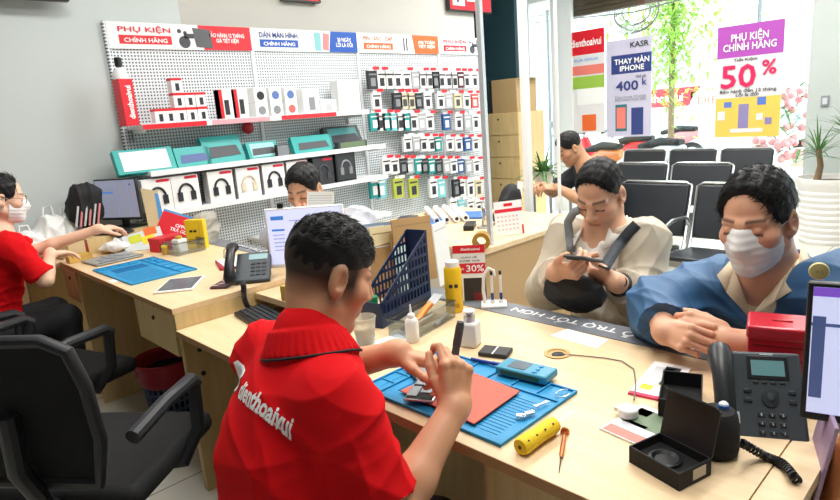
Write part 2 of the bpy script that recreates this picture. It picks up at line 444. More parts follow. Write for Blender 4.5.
def paint(V, c, R, s, skin, brow='1c1512', lip='b4685c', stub=None, lash=True):
    L = ((V - np.asarray(c)) @ R) / s; x, y, z = np.abs(L[:, 0]), L[:, 1], L[:, 2]
    col = np.tile(np.array(lin(skin)), (len(V), 1))
    def mixin(m, cc, a=1.0):
        m = np.clip(m, 0, 1)[:, None] * a; col[:] = col * (1 - m) + np.array(lin(cc)) * m
    g = lambda d, wd: np.exp(-(d / wd) ** 2)
    near = (y > .03) & (np.abs(L).max(1) < .16)
    rs = g(x - .05, .03) * g(z + .02, .03) * near; mixin(rs, 'd98a73', .25)
    mixin(g(np.sqrt((x / 1.9) ** 2 + ((z + .0655) / .62) ** 2), .013) * near * (y > .06), lip, .8)
    mixin(g(z + .0655, .0016) * (x < .022) * near * (y > .07), '6a302c', .8)
    bz = .027 + .12 * x - 2.0 * x * x
    mixin(np.clip(1.3 * g(z - bz, .0040), 0, 1) * ((x > .012) & (x < .052)) * near, brow, .8)
    if lash: mixin(np.clip(1.4 * g(z + .0045 + .9 * (x - .031) ** 2 * 10, .0030), 0, 1) * ((x > .016) & (x < .047)) * near * (y > .055), '1a1210', .9)
    if stub: stub(L, mixin)
    return col
def hairmesh(V, Q, dirf, n=700, ln=.035, r=.0035, seed=1, keep=None, lift=.25):
    """hair cap plus many tapered locks lying along it"""
    rs = np.random.RandomState(seed); N = vnormals(V, Q); VV = [V]; QQ = [Q]; base = len(V)
    ids = np.arange(len(V)) if keep is None else np.nonzero(keep(V, N))[0]
    if len(ids) == 0: return V, Q
    for i in rs.choice(ids, n):
        p = V[i] - N[i] * .003; nn = N[i]; d = dirf(p, nn); d = d + rs.normal(size=3) * .35; d = d - nn * (d @ nn); d = _n(d); l = ln * rs.uniform(.6, 1.25); rr = r * rs.uniform(.6, 1.2); lf = lift * rs.uniform(.3, 1.4)
        b = np.cross(d, nn); pts = []
        for t, w_ in ((0, 1), (.35, 1), (.7, .7), (1, .12)):
            q = p + d * l * t + nn * (l * lf * t - l * .45 * lf * t * t * 1.2)
            for k in range(4):
                a = k * PI / 2; pts.append(q + (b * math.cos(a) + nn * .6 * math.sin(a)) * rr * w_)
        VV.append(np.array(pts)); f = []
        for j in range(3):
            for k in range(4): f.append([base + j * 4 + k, base + j * 4 + (k + 1) % 4, base + j * 4 + 4 + (k + 1) % 4, base + j * 4 + 4 + k])
        QQ.append(np.array(f)); base += 16
    return np.concatenate(VV), np.concatenate(QQ)
SKIN = vcol('skin', 0.48, 0.12, 0.06, 350)
HAIR = mat('black_hair', '0d0b0c', 0.5, bump=0.4, bscale=260, spec=0.3)
def limb(F, pts, rs, k=0.02):
    for a, b, ra, rb in zip(pts, pts[1:], rs, rs[1:]): F.cap(a, b, ra, rb, k)
def A(*p): return np.array(p, float)
def torso(F, pel, chest, nb, sL, sR, inf=0.0, wide=1.0, k=.05, belly=0.0):
    r = _n(sR - sL); u = _n(nb - pel); f = _n(np.cross(u, r)); u2 = np.cross(r, f); R = np.stack([r, f, u2], 1); i = inf
    F.ell(pel + u * .02, (.165 * wide + i, .115 + i, .11), R, k)
    F.ell((pel + chest) / 2 + f * belly, (.148 * wide + i, .112 + i + belly, .17), R, k)
    F.ell(chest, (.162 * wide + i, .118 + i, .175), R, k)
    F.ell(chest * .45 + nb * .55, (.14 * wide + i, .088 + i, .11), R, k)
    for s in (sL, sR):
        F.cap(nb * .72 + s * .28 - u * .045, s - u * .012, .058 + i, .056 + i, .04)
    return R
def legs(F, pel, kn, an, r=(.095, .062, .048), i=.012):
    rr = None
    for kk, aa, s in kn_an(pel, kn, an):
        F.cap(s, kk, r[0] + i, r[1] + i, .04); F.cap(kk, aa, r[1] + i, r[2] + i, .02)
def kn_an(pel, kn, an):
    d = (kn[1] - kn[0]); d = d / np.linalg.norm(d)
    return [(kn[0], an[0], pel - d * .085), (kn[1], an[1], pel + d * .085)]
class Person:
    def __init__(s, label, c, R, hs, skin, joints, res=.0035):
        s.c = np.asarray(c, float); s.R = R; s.hs = hs; s.skin = skin; s.j = {k: np.asarray(v, float) for k, v in joints.items()}; s.res = res; s.label = label
        s.o = np.array([s.j['pel'][0], s.j['pel'][1], 0.0]); s.F = Field()
    def body(s, armr=(.050, .044, .042, .029), wide=1.0, nr=.056, hands=(), torso_inf=-.008, nose=1.0):
        j = s.j; F = s.F
        head(F, s.c, s.R, s.hs, wide, nose)
        Pn = lambda x, y, z: s.c + s.R @ (np.array([x, y, z]) * s.hs)
        F.cap(Pn(0, -.036, -.045), j['nb'] * .94 + j['chest'] * .06, nr, nr + .004, .03)
        F.cap(j['nb'], j['chest'], nr + .01, .08, .04)
        torso(F, j['pel'], j['chest'], j['nb'], j['sL'], j['sR'], torso_inf)
        for q in 'LR':
            F.cap(j['s' + q], j['e' + q], armr[0], armr[1], .03)
            m = j['e' + q] * .7 + j['w' + q] * .3
            F.cap(j['e' + q], m, armr[1] - .003, armr[2], .02); F.cap(m, j['w' + q], armr[2], armr[3], .02)
            F.cap(j['w' + q], j['w' + q] + _n(j['w' + q] - j['e' + q]) * .012, armr[3], armr[3] - .002, .02)
        for h in hands: hand(F, *h[0], **h[1])
    def build(s, stub=None, brow='1c1512', lip='b4685c', lash=True):
        V, Q = s.F.mesh(s.res)
        col = paint(V, s.c, s.R, s.hs, s.skin, brow, lip, stub, lash)
        s.ob = npmesh('person', V, Q, SKIN, None, col, s.o); s.ob.location = s.o
        s.ob['label'] = s.label; s.ob['category'] = 'person'
        return s.ob
    def child(s, name, F, m, res=.005, disp=None, label=None):
        V, Q = F.mesh(res, disp); o = npmesh(name, V, Q, m, s.ob, None, s.o)
        if label: o['label'] = label
        return o
    def hair(s, dims, cut, n=700, ln=.035, r=.003, seed=1, dirl=(0, .8, .1), lift=.25, m=None, hz=-.02, extra=None, noise=.0007):
        """hair cap: cranium ellipsoid grown outwards, kept where cut(x,y,z) in head space allows"""
        F = Field(); c = s.c; R = s.R; h = s.hs
        P = lambda x, y, z: c + R @ (np.array([x, y, z]) * h)
        F.ell(P(*dims[0]), np.array(dims[1]) * h, R, .01)
        if extra: extra(F, P, R, h)
        for p, n_, in cut: F.plane(P(*p), R @ np.asarray(n_, float), .012)
        V, Q = F.mesh(.0035, lambda V, N: noise * (np.sin(V @ np.array([190., 60, 90])) + np.sin(V @ np.array([-80., 210, 130]) + 1)))
        dl = lambda p, nn: R @ np.asarray(dirl(((p - c) @ R) / h) if callable(dirl) else dirl, float)
        V, Q = hairmesh(V, Q, dl, n, ln, r, seed, lift=lift, keep=lambda V, N: ((((V - c) @ R) / h)[:, 2] > hz))
        return npmesh('hair', V, Q, m or HAIR, s.ob, None, s.o)
    def mask(s, m, name='face_mask'):
        F = Field(); c = s.c; R = s.R; h = s.hs; P = lambda x, y, z: c + R @ (np.array([x, y, z]) * h)
        F.ell(P(0, .028, -.045), np.array((.066, .077, .083)) * h, R, .02); F.cap(P(0, .088, .0), P(0, .108, -.035), .012 * h, .015 * h, .03); F.ell(P(0, .075, -.1), np.array((.026, .026, .022)) * h, R, .03)
        F.ell(P(0, .0, -.045), np.array((.0675, .06, .085)) * h, R, .02)
        F.plane(P(0, 0, .004), R @ A(0, -.12, 1), .003); F.plane(P(0, 0, -.112), R @ A(0, -.25, -1), .003); F.plane(P(0, .022, 0), R @ A(0, -1, .0), .003)
        def dsp(V, N):
            L = ((V - c) @ R) / h; return .0006 * np.sin(L[:, 2] * 330)
        o = s.child(name, F, m, .003, dsp)
        for x in (-1, 1):
            pts = [P(x * .058, .042, -.012), P(x * .074, .01, .004), P(x * .083, -.022, .0), P(x * .078, -.026, -.028), P(x * .072, .0, -.05), P(x * .057, .04, -.078)]
            g = G(); g.tube([Vector(p - s.o) for p in pts], .0014, 5); obj('ear_loop', g, m, o)
        return o
def rod(g, pts, r, n=8): g.tube([Vector(p) for p in pts], r, n); return g
def caster(obs):
    '''first point of the given objects seen through a photo pixel'''
    from mathutils.bvhtree import BVHTree
    tr = [BVHTree.FromPolygons([Vector(v.co) + Vector(o.parent.location if o.parent else o.location) for v in o.data.vertices], [tuple(q.vertices) for q in o.data.polygons]) for o in obs]
    def f(u, v, k=0):
        d = ray(u, v).normalized(); hs = [h for h in (b.ray_cast(CAMP, d) for b in tr) if h[0] is not None]
        return min(hs, key=lambda h: h[3])[0] if hs else (f(u + 2, v, k + 1) if k < 12 else CAMP + d * 1.9)
    return f
def sleeve(F, s, e, w, i, frac, k=.03, r=(.056, .05, .046, .034), cuff=.006):
    """upper arm and forearm of a garment; frac 0..1 ends on the upper arm, 1..2 on the forearm"""
    if frac <= 1:
        p = s + (e - s) * frac; F.capcut(s, p, r[0] + i, r[1] + i + cuff, k); return p
    p = e + (w - e) * (frac - 1); F.cap(s, e, r[0] + i, r[1] + i, k); F.capcut(e, p, r[1] + i, r[3] + i + cuff, k); return p
def drape(o, me_o, pts_fn=None, off=.0025):
    """lay a flat print onto the cloth: every vertex moves along the given direction onto the surface"""
    from mathutils.bvhtree import BVHTree
    sm = me_o.data; bvh = BVHTree.FromPolygons([v.co for v in sm.vertices], [tuple(q.vertices) for q in sm.polygons])
    bm = bmesh.new(); bm.from_mesh(o.data); bmesh.ops.triangulate(bm, faces=bm.faces)
    for _ in range(3):
        es = [e for e in bm.edges if e.calc_length() > .007]
        if es: bmesh.ops.subdivide_edges(bm, edges=es, cuts=1); bmesh.ops.triangulate(bm, faces=bm.faces)
    M = o.matrix_basis.copy(); d = (M.to_3x3() @ Vector((0, 1, 0))).normalized()
    for v in bm.verts:
        q = M @ v.co; h = bvh.ray_cast(q - d * .3, d, .8)
        v.co = (h[0] - d * off) if h[0] is not None else q
    bm.to_mesh(o.data); bm.free(); o.matrix_basis = Matrix.Identity(4)
V3 = lambda v: np.array(v, float)
AD = lambda u, v, d: np.array(atd(u, v, d))

# ---------------------------------------------------------------- the technician in red, seen from behind
def technician():
    c = A(.705, 1.015, 1.125); R = frame(-14, 25, 0)
    J = dict(pel=(.475, .955, .50), chest=(.555, 1.01, .80), nb=AD(313, 345, 1.235), sL=(.63, 1.175, .935), sR=(.588, .872, .925),
             eL=(.79, 1.26, .80), wL=AD(396, 353, 1.42), eR=AD(394, 513, 1.12), wR=AD(455, 407, 1.245))
    J['nb'] = V3(J['nb'])
    p = Person('technician in red polo shirt at the counter, bent over an opened phone, seen from behind', c, R, .97, 'd9a07c', J, .0032)
    hands = [((J['wR'], (.30, .16, .94), (-.35, -.9, .25), 1), dict(curls=[(35, 60, 40), (62, 78, 40), (70, 82, 45), (74, 82, 45)], thumb=(28, 25, 30), s=.98, spread=2)),
             ((J['wL'], (.62, -.74, -.22), (.25, .05, .97), -1), dict(curls=[(38, 45, 25), (48, 55, 30), (55, 60, 30), (60, 60, 30)], thumb=(35, 20, 20), s=.98, spread=3))]
    p.body(hands=hands, nr=.047)
    def stub(L, mx):
        x, y, z = np.abs(L[:, 0]), L[:, 1], L[:, 2]
        # short clipped sides fading down to the nape
        edge = .0
        head_ = (np.abs(L).max(1) < .16) & (z > -.09)
        side = np.clip((z + .064) / .055, 0, 1) * np.clip((.05 - y) / .02, 0, 1)
        ear = np.exp(-(((y + .012) / .03) ** 2 + ((z + .006) / .04) ** 2)) * (x > .077)
        mx(side * head_ * (1 - ear) * .98, '1b1614', .97)
    o = p.build(stub)
    p.hair(((0, -.012, .042), (.078, .098, .086)), [((0, 0, .012), (0, .34, -1)), ((0, .088, 0), (0, 1, -.12))], 4200, .020, .0014, 3, lambda L: (0.15, .75, .25 + 2 * L[2]), .28, hz=.062)
    # polo shirt
    F = Field(); torso(F, p.j['pel'], p.j['chest'], p.j['nb'] - A(0, 0, .02), p.j['sL'], p.j['sR'], .014, .95)
    u = _n(p.j['nb'] - p.j['pel'])
    for q in 'LR': sleeve(F, p.j['s' + q], p.j['e' + q], None, .014, .86, .05)
    nbp = p.j['nb'] + u * .012
    ax = _n(c + R @ A(0, -.04, -.06) - p.j['nb']); fw = _n(R[:, 1] - ax * (R[:, 1] @ ax)); rt = np.cross(fw, ax)
    N0 = p.j['nb'] - fw * .006
    F.cap(N0 - ax * .06, N0 + ax * .024, .100, .071, .03)
    rim = []
    for a0 in np.linspace(-2.75, 2.75, 34):
        ca, sa = -math.cos(a0), math.sin(a0); dn = .028 * (abs(a0) / 2.75) ** 2
        o1 = N0 + fw * ca * .073 + rt * sa * .071 + ax * (.040 - dn); o2 = N0 + fw * ca * .094 + rt * sa * .092 + ax * (-.002 - dn)
        F.cap(o1, o2, .0075, .0065, .006); rim.append(N0 + fw * ca * .1005 + rt * sa * .0985 + ax * (-.005 - dn) - p.o)
    fd0 = folds(.0042, 4, 40)
    def fd(V, N):
        dist = np.linalg.norm(V - N0, axis=1); return fd0(V, N) * np.clip((dist - .09) / .12, 0, 1)
    red = mat('red_polo_fabric', 'd90f17', 0.85, bump=.2, bscale=900, spec=.15)
    s = p.child('polo_shirt', F, red, .004, fd)
    obj('collar_stripe', rod(G(), rim, .0028, 6), BLACKM, s)
    # lettering printed on the back
    hit = caster([s])
    def pr(nm, txt, pa, pb_, h_, m, bold=.02):
        q0, q1 = hit(*pa), hit(*pb_); bx = (q1 - q0).normalized(); by = (Vector(q0) - CAMP).normalized(); by = (by - bx * by.dot(bx)).normalized(); bz = bx.cross(by)
        t_ = text(nm, txt, (q1 - q0).length, h_, m, s, bold=bold)
        t_.matrix_basis = Matrix.Translation((q0 + q1) / 2 - Vector(p.o)) @ Matrix((bx, by, bz)).transposed().to_4x4(); drape(t_, s); return t_
    pr('lettering', 'dienthoaivui', (241, 389), (292, 429), .034, INK, .03)
    pr('slogan', 'Sửa chữa điện thoại, máy tính bảng', (247, 405), (284, 431), .009, INK)
    pr('rabbit_emblem', '8', (233.5, 376), (239, 381), .045, INK, .06)
    g = G(); F = Field(); legs(F, p.j['pel'], [A(.82, 1.16, .52), A(.80, .86, .52)], [A(.80, 1.18, .09), A(.78, .84, .09)]); F.ell(p.j['pel'], (.17, .18, .10), None, .05)
    p.child('trousers', F, BLACKM, .008)
    return p, s

def customer_beige():
    c = A(1.93, 1.075, 1.112); R = frame(184, 32, 2)
    J = dict(pel=(2.05, 1.08, .48), chest=(2.005, 1.08, .78), nb=(1.97, 1.08, .985), sL=(1.995, .94, .942), sR=(1.97, 1.225, .942),
             eL=(1.93, .905, .745), wL=AD(617, 283, 1.93), eR=(1.87, 1.265, .745), wR=AD(556, 272, 1.97))
    p = Person('man in beige jacket with black crossbody bag, looking down at the phone in his hands', c, R, .98, 'e6b596', J, .0034)
    ph = AD(584, 259, 1.86)
    hands = [(( V3(J['wR']), (-.25, -.90, .22), (-.75, .10, -.60), 1), dict(curls=[(48, 55, 35), (52, 58, 35), (55, 60, 40), (58, 62, 40)], thumb=(40, 25, 20), s=.95, spread=2, tin=-.0)),
             ((V3(J['wL']), (-.25, .90, .26), (-.75, -.10, -.60), -1), dict(curls=[(48, 55, 35), (52, 58, 35), (55, 60, 40), (58, 62, 40)], thumb=(40, 25, 20), s=.95, spread=2, tin=-.0))]
    p.body(hands=hands)
    o = p.build(None)
    p.hair(((0, -.014, .04), (.079, .099, .089)), [((0, .058, .066), (0, 1, -.75)), ((0, -.02, -.03), (0, .12, -1)), ((0, .046, .02), (0, 1, -.1))], 3600, .024, .0012, 5, lambda L: (.2, .9, -.3), .03)
    sh = mat('white_shirt', 'f1ece4', .85, bump=.15, bscale=600)
    F = Field(); torso(F, p.j['pel'], p.j['chest'], p.j['nb'] - A(0, 0, .03), p.j['sL'], p.j['sR'], .012)
    s = p.child('shirt', F, sh, .006, folds(.003, 2, 60))
    # shirt collar wings
    P = lambda x, y, z: V3(p.j['nb']) + A(-y, x * 1.0, z) - p.o
    for sx in (-1, 1):
        g = G()
        g.quad(P(sx * .066, -.01, .03), P(sx * .05, .062, .008), P(sx * .055, .118, -.055), P(sx * .102, .055, -.02))
        g.quad(P(sx * .066, -.01, .03), P(sx * .102, .055, -.02), P(sx * .095, -.03, -.012), P(sx * .055, -.062, .035))
        obj('shirt_collar', g, sh, s, solid=.004, ang=60)
    # jacket: open at the front
    jk = mat('beige_nylon', 'cfc3ae', .6, bump=.15, bscale=300, var=.04)
    F = Field(); torso(F, p.j['pel'] + A(.01, 0, 0), p.j['chest'] + A(.012, 0, 0), p.j['nb'] - A(-.012, 0, .02), p.j['sL'], p.j['sR'], .022, 1.0)
    r = (.062, .056, .052, .040)
    ncut = len(F.ops)
    ch = p.j['chest']; lo = ch + A(-.19, 0, -.40); up = V3(p.j['nb']) + A(-.10, 0, -.03)
    F.cap(lo, up, .125, .095, .02, 's'); F.cap(lo + A(-.1, 0, 0), up + A(-.08, 0, 0), .125, .09, .02, 's')
    sleeve(F, p.j['sL'], p.j['eL'], p.j['wL'], .016, 1.84, .05, r, .004); sleeve(F, p.j['sR'], p.j['eR'], p.j['wR'], .016, 1.86, .05, r, .004)
    # raised collar of the jacket
    n0 = V3(p.j['nb'])
    for a0 in np.linspace(-2.2, 2.2, 16):
        q = n0 + A(.012 + .078 * math.cos(a0), .088 * math.sin(a0), -.002 - .035 * (abs(a0) / 2.2) ** 2); F.cap(q, q + A(.004, 0, .026), .014, .011, .015)
    j_ = p.child('jacket', F, jk, .005, folds(.005, 11, 62))
    # bag and strap
    F = Field(); tr = legs(F, p.j['pel'], [A(1.55, 1.16, .54), A(1.57, .90, .54)], [A(1.66, 1.2, .08), A(1.68, .88, .08)]); F.ell(p.j['pel'], (.15, .18, .12), None, .05)
    p.child('trousers', F, mat('black_trousers', '15161a', .8), .008)
    # crossbody bag, its strap, the grey strap on the other side
    bgc = AD(577, 290, 1.97)
    F = Field(); Rb = frame(190, 20, 12); F.ell(bgc, (.10, .042, .066), Rb, .02); F.ell(bgc + A(.0, .03, -.02), (.09, .045, .06), Rb, .03)
    V, Q = F.mesh(.005, folds(.004, 5, 60)); bo = npmesh('crossbody_bag', V, Q, mat('black_nylon', '1b1e22', .55, bump=.25, bscale=400), None, None, bgc); bo.location = bgc
    tag(bo, 'black crossbody bag on the lap of the man in the beige jacket', 'bag')
    hit = caster([s, j_, o])
    def ribbon(name, px, w_, m, par, org, off):
        g = G(); pts = []
        for (u1, v1), (u2, v2) in zip(px, px[1:]):
            for k in range(5): pts.append((u1 + (u2 - u1) * k / 5, v1 + (v2 - v1) * k / 5))
        pts = [hit(*q) for q in pts + [px[-1]]]; dep = [(q - CAMP).length for q in pts]; n_p = len(dep)
        lo = [min(dep[max(0, i - 3):i + 4]) for i in range(n_p)]; sm = [sum(lo[max(0, i - 3):i + 4]) / len(lo[max(0, i - 3):i + 4]) for i in range(n_p)]
        pts = [CAMP + (q - CAMP).normalized() * (min(a_, b_) - off) - Vector(org) for q, a_, b_ in zip(pts, dep, sm)]; prev = None
        for i, q in enumerate(pts):
            d = (pts[min(i + 1, len(pts) - 1)] - pts[max(i - 1, 0)]).normalized(); n_ = Vector((-.85, -.42, .3)); s_ = d.cross(n_).normalized() * w_ / 2
            a_, b_ = g.v(q + s_), g.v(q - s_)
            if prev: g._f([prev[0], prev[1], b_, a_])
            prev = (a_, b_)
        return obj(name, g, m, par, solid=.004, ang=80)
    ribbon('strap', [(637, 224), (629, 232), (617, 247), (604, 268)], .036, mat('strap_grey', '3a4046', .7), bo, bgc, .006)
    ribbon('lining_edge', [(575, 210), (568, 222), (571, 252)], .030, mat('grey_lining', '8f989d', .7), j_, p.o, .006)
    g = G(); pq = ph - p.o; M_ = Matrix.Translation(pq) @ Matrix.Rotation(math.radians(186) + PI / 2, 4, 'Z') @ Matrix.Rotation(math.radians(-55), 4, 'X')
    pt = thing('held_phone', 'dark smartphone held in both hands by the man in beige', 'phone', tuple(ph), rot=(Matrix.Rotation(math.radians(186) + PI / 2, 3, 'Z') @ Matrix.Rotation(math.radians(72), 3, 'X')).to_euler())
    obj('case', G().box((0, 0, 0), (.074, .009, .145)), mat('green_black_case', '26302f', .45), pt, .004, 3); obj('camera_bump', G().box((-.015, -.006, .045), (.032, .004, .032)), BLACK, pt, .003); obj('screen', G().box((0, .0048, 0), (.068, .001, .137)), mat('dark_glass', '15181c', .15), pt)
    # wrist watch
    w_ = V3(J['wL']); e_ = p.j['eL']; ax = _n(w_ - e_); q = w_ - ax * .022
    b1 = _n(np.cross(ax, A(0, 0, 1))); b2 = np.cross(ax, b1)
    g = G(); g.tube([q + (b1 * math.cos(t) + b2 * math.sin(t)) * .034 - p.o for t in np.linspace(0, 2 * PI, 24, endpoint=False)], .007, 8, closed=True)
    wt = obj('wristwatch', g, BLACK, o)
    g = G(); dq = q + _n(A(-.7, -.5, .5)) * .036 - p.o; d2 = _n(A(-.7, -.5, .5)); g.cyl(dq - d2 * .004, dq + d2 * .007, .019, .018, 20); obj('watch_face', g, BLACK, wt, bev=.002)
    return p
def customer_blue():
    c = AD(757, 220, 1.548); R = frame(174, 12, -3)
    J = dict(pel=(1.98, .46, .50), chest=(1.86, .475, .765), nb=(1.735, .475, .955), sL=(1.70, .30, .945), sR=(1.80, .645, .872),
             eL=(1.56, .20, .85), wL=(1.485, .49, .835), eR=(1.61, .715, .85), wR=(1.465, .635, .835))
    p = Person('man in navy blue jacket and white face mask with hands clasped on the counter', c, R, 1.02, 'e0a98a', J, .0032)
    hands = [((V3(J['wR']), (-.42, -.86, .12), (-.78, .30, .50), 1), dict(curls=[(52, 58, 30), (56, 62, 30), (58, 62, 30), (60, 62, 30)], thumb=(28, 18, 15), s=.98, spread=2)),
             ((V3(J['wL']) + A(.012, .01, .012), (-.25, .93, .16), (-.70, -.35, .60), -1), dict(curls=[(50, 60, 35), (54, 64, 35), (56, 64, 35), (58, 62, 35)], thumb=(30, 20, 15), s=.98, spread=2))]
    p.body(hands=hands, nr=.062)
    o = p.build(None)
    p.hair(((0, -.014, .044), (.083, .102, .092)), [((0, .060, .052), (0, 1, -.6)), ((0, -.02, -.04), (0, .16, -1)), ((0, .050, .01), (0, 1, -.1))], 4200, .032, .0012, 8, lambda L: (.8, .35, -.35), .03)
    p.mask(mat('white_mask', 'f0f0ee', .8, bump=.1, bscale=500))
    tee = mat('cream_shirt', 'ecd9b8', .85, bump=.15, bscale=600)
    F = Field(); torso(F, p.j['pel'], p.j['chest'], p.j['nb'] - A(0, 0, .05), p.j['sL'], p.j['sR'], .004, .95)
    s = p.child('shirt', F, tee, .006)
    N0 = V3(p.j['nb']); fr = _n(A(-.92, .1, -.3)); rt = _n(A(.1, 1, 0)); up = np.cross(rt, fr); up = up if up[2] > 0 else -up
    P = lambda x, y, z: N0 + rt * x + fr * y + up * z - p.o
    for sx in (-1, 1):
        g = G()
        g.quad(P(sx * .074, -.01, .046), P(sx * .064, .05, .028), P(sx * .06, .11, -.012), P(sx * .098, .075, .012))
        g.quad(P(sx * .074, -.01, .046), P(sx * .098, .075, .012), P(sx * .098, -.03, .012), P(sx * .06, -.07, .05))
        g.quad(P(sx * .064, .05, .028), P(sx * .010, .105, -.055), P(sx * .006, .12, -.07), P(sx * .06, .11, -.012))
        obj('shirt_collar', g, tee, s, solid=.004, ang=60)
    jm = mat('navy_blue_nylon', '34608a', .55, bump=.12, bscale=300, var=.05)
    F = Field(); torso(F, p.j['pel'], p.j['chest'], p.j['nb'] - A(-.01, 0, .03), p.j['sL'], p.j['sR'], .030, 1.04, belly=.02)
    F.cap(N0 + fr * .075 + up * -.02, N0 + fr * .15 + up * -.12, .055, .02, .02, 's')
    r = (.068, .060, .056, .044)
    sleeve(F, p.j['sL'], p.j['eL'], p.j['wL'], .016, 1.80, .06, r, .002); sleeve(F, p.j['sR'], p.j['eR'], p.j['wR'], .016, 1.76, .06, r, .002)
    n0 = N0
    for a0 in np.linspace(-2.0, 2.0, 16):
        q = n0 - fr * (.008 + .09 * math.cos(a0)) + rt * .10 * math.sin(a0) + up * (-.006 - .02 * (abs(a0) / 2) ** 2); F.cap(q, q + up * .022, .014, .011, .015)
    p.child('jacket', F, jm, .005, folds(.0075, 21, 44))
    F = Field(); legs(F, p.j['pel'], [A(1.72, .6, .53), A(1.72, .34, .53)], [A(1.75, .62, .08), A(1.75, .32, .08)]); F.ell(p.j['pel'], (.15, .19, .12), None, .05)
    p.child('trousers', F, mat('dark_jeans', '20242e', .85), .009)
    return p
def woman():
    c = A(.60, 3.58, 1.185); R = frame(-8, 12, 0)
    J = dict(pel=(.42, 3.60, .50), chest=(.50, 3.60, .82), nb=(.555, 3.59, 1.02), sL=(.565, 3.745, .975), sR=(.56, 3.435, .965),
             eL=AD(32, 252, 3.22), wL=AD(98, 229, 3.30), eR=(.66, 3.36, .78), wR=AD(50, 254, 3.02))
    p = Person('woman in red shirt, glasses and white face mask at the far desk', c, R, .95, 'efc3a6', J, .005)
    hands = [((V3(J['wR']), (.9, .35, -.1), (0, 0, 1), 1), dict(curl=(18, 20, 12), s=.9)), ((V3(J['wL']), (.95, .1, -.05), (0, -.1, 1), -1), dict(curl=(25, 25, 15), s=.9))]
    p.body(armr=(.042, .037, .034, .024), nr=.047, hands=hands)
    o = p.build(None)
    def extra(F, P, R, h):
        F.ell(P(0, -.095, -.02), np.array((.05, .045, .06)) * h, R, .03)
    p.hair(((0, -.016, .04), (.082, .104, .092)), [((0, .064, .045), (0, 1, -.5)), ((0, .05, 0), (0, 1, -.05)), ((0, 0, -.06), (0, .3, -1))], 300, .05, .003, 4, lambda L: (0, -1, -.2), .08, extra=extra)
    p.mask(mat('white_mask', 'f0f0ee', .8, bump=.1, bscale=500))
    g = G(); P = lambda x, y, z: p.c + p.R @ (A(x, y, z) * p.hs) - p.o
    for x in (-1, 1):
        g.tube([P(x * .034 + .024 * math.cos(t), .101, .002 + .019 * math.sin(t)) for t in np.linspace(0, 2 * PI, 18, endpoint=False)], .0014, 5, closed=True)
        g.tube([P(x * .058, .1, .006), P(x * .078, .02, .006), P(x * .08, -.02, -.002)], .0014, 5)
    g.tube([P(-.01, .103, .004), P(.01, .103, .004)], .0014, 5); obj('glasses', g, mat('thin_gold', 'a58a5c', .3, 1), o)
    F = Field(); torso(F, p.j['pel'], p.j['chest'], p.j['nb'] - A(0, 0, .012), p.j['sL'], p.j['sR'], .014, .92)
    for q in 'LR': sleeve(F, p.j['s' + q], p.j['e' + q], None, .012, .9, .05, (.05, .046, 0, 0))
    p.child('polo_shirt', F, mat('red_polo_fabric', 'd90f17', 0.8), .006, folds(.005, 9, 55))
    F = Field(); legs(F, p.j['pel'], [A(.74, 3.5, .53), A(.74, 3.72, .53)], [A(.72, 3.48, .08), A(.72, 3.74, .08)]); F.ell(p.j['pel'], (.15, .17, .11), None, .05)
    p.child('trousers', F, mat('black_trousers', '15161a', .8), .008)
    return p
def reader():
    c = A(1.62, 2.46, 1.125); R = frame(205, 22, 0)
    J = dict(pel=(1.92, 2.6, .50), chest=(1.84, 2.55, .79), nb=(1.74, 2.51, .985), sL=(1.84, 2.34, .94), sR=(1.70, 2.70, .94), eL=(1.74, 2.24, .87), wL=(1.58, 2.32, .95), eR=(1.58, 2.72, .87), wR=(1.50, 2.52, .95))
    p = Person('man in grey shirt sitting behind the counter monitor and reading a sheet of paper', c, R, .97, 'e0ab8a', J, .005)
    hands = [((V3(J['wR']), (.1, -.75, .6), (-.7, .3, .3), 1), dict(curl=(40, 40, 20))), ((V3(J['wL']), (-.45, .45, .7), (-.6, -.5, .2), -1), dict(curl=(40, 40, 20)))]
    p.body(hands=hands); o = p.build(None)
    p.hair(((0, -.012, .042), (.083, .103, .09)), [((0, .062, .052), (0, 1, -.6)), ((0, 0, -.01), (0, .25, -1)), ((0, .06, .02), (0, 1, -.2))], 1200, .022, .002, 6, lambda L: (0, .9, -.1), .12)
    F = Field(); torso(F, p.j['pel'], p.j['chest'], p.j['nb'] - A(0, 0, .015), p.j['sL'], p.j['sR'], .016)
    sleeve(F, p.j['sL'], p.j['eL'], p.j['wL'], .014, 1.8, .05); sleeve(F, p.j['sR'], p.j['eR'], p.j['wR'], .014, 1.8, .05)
    p.child('grey_shirt', F, mat('light_grey_fabric', 'b9bcc4', .85), .007, folds(.005, 3, 55))
    F = Field(); legs(F, p.j['pel'], [A(1.74, 2.3, .5), A(1.72, 2.7, .5)], [A(1.76, 2.3, .08), A(1.74, 2.72, .08)]); F.ell(p.j['pel'], (.16, .17, .11), None, .05)
    p.child('trousers', F, mat('dark_jeans', '20242e', .85), .01)
    return p
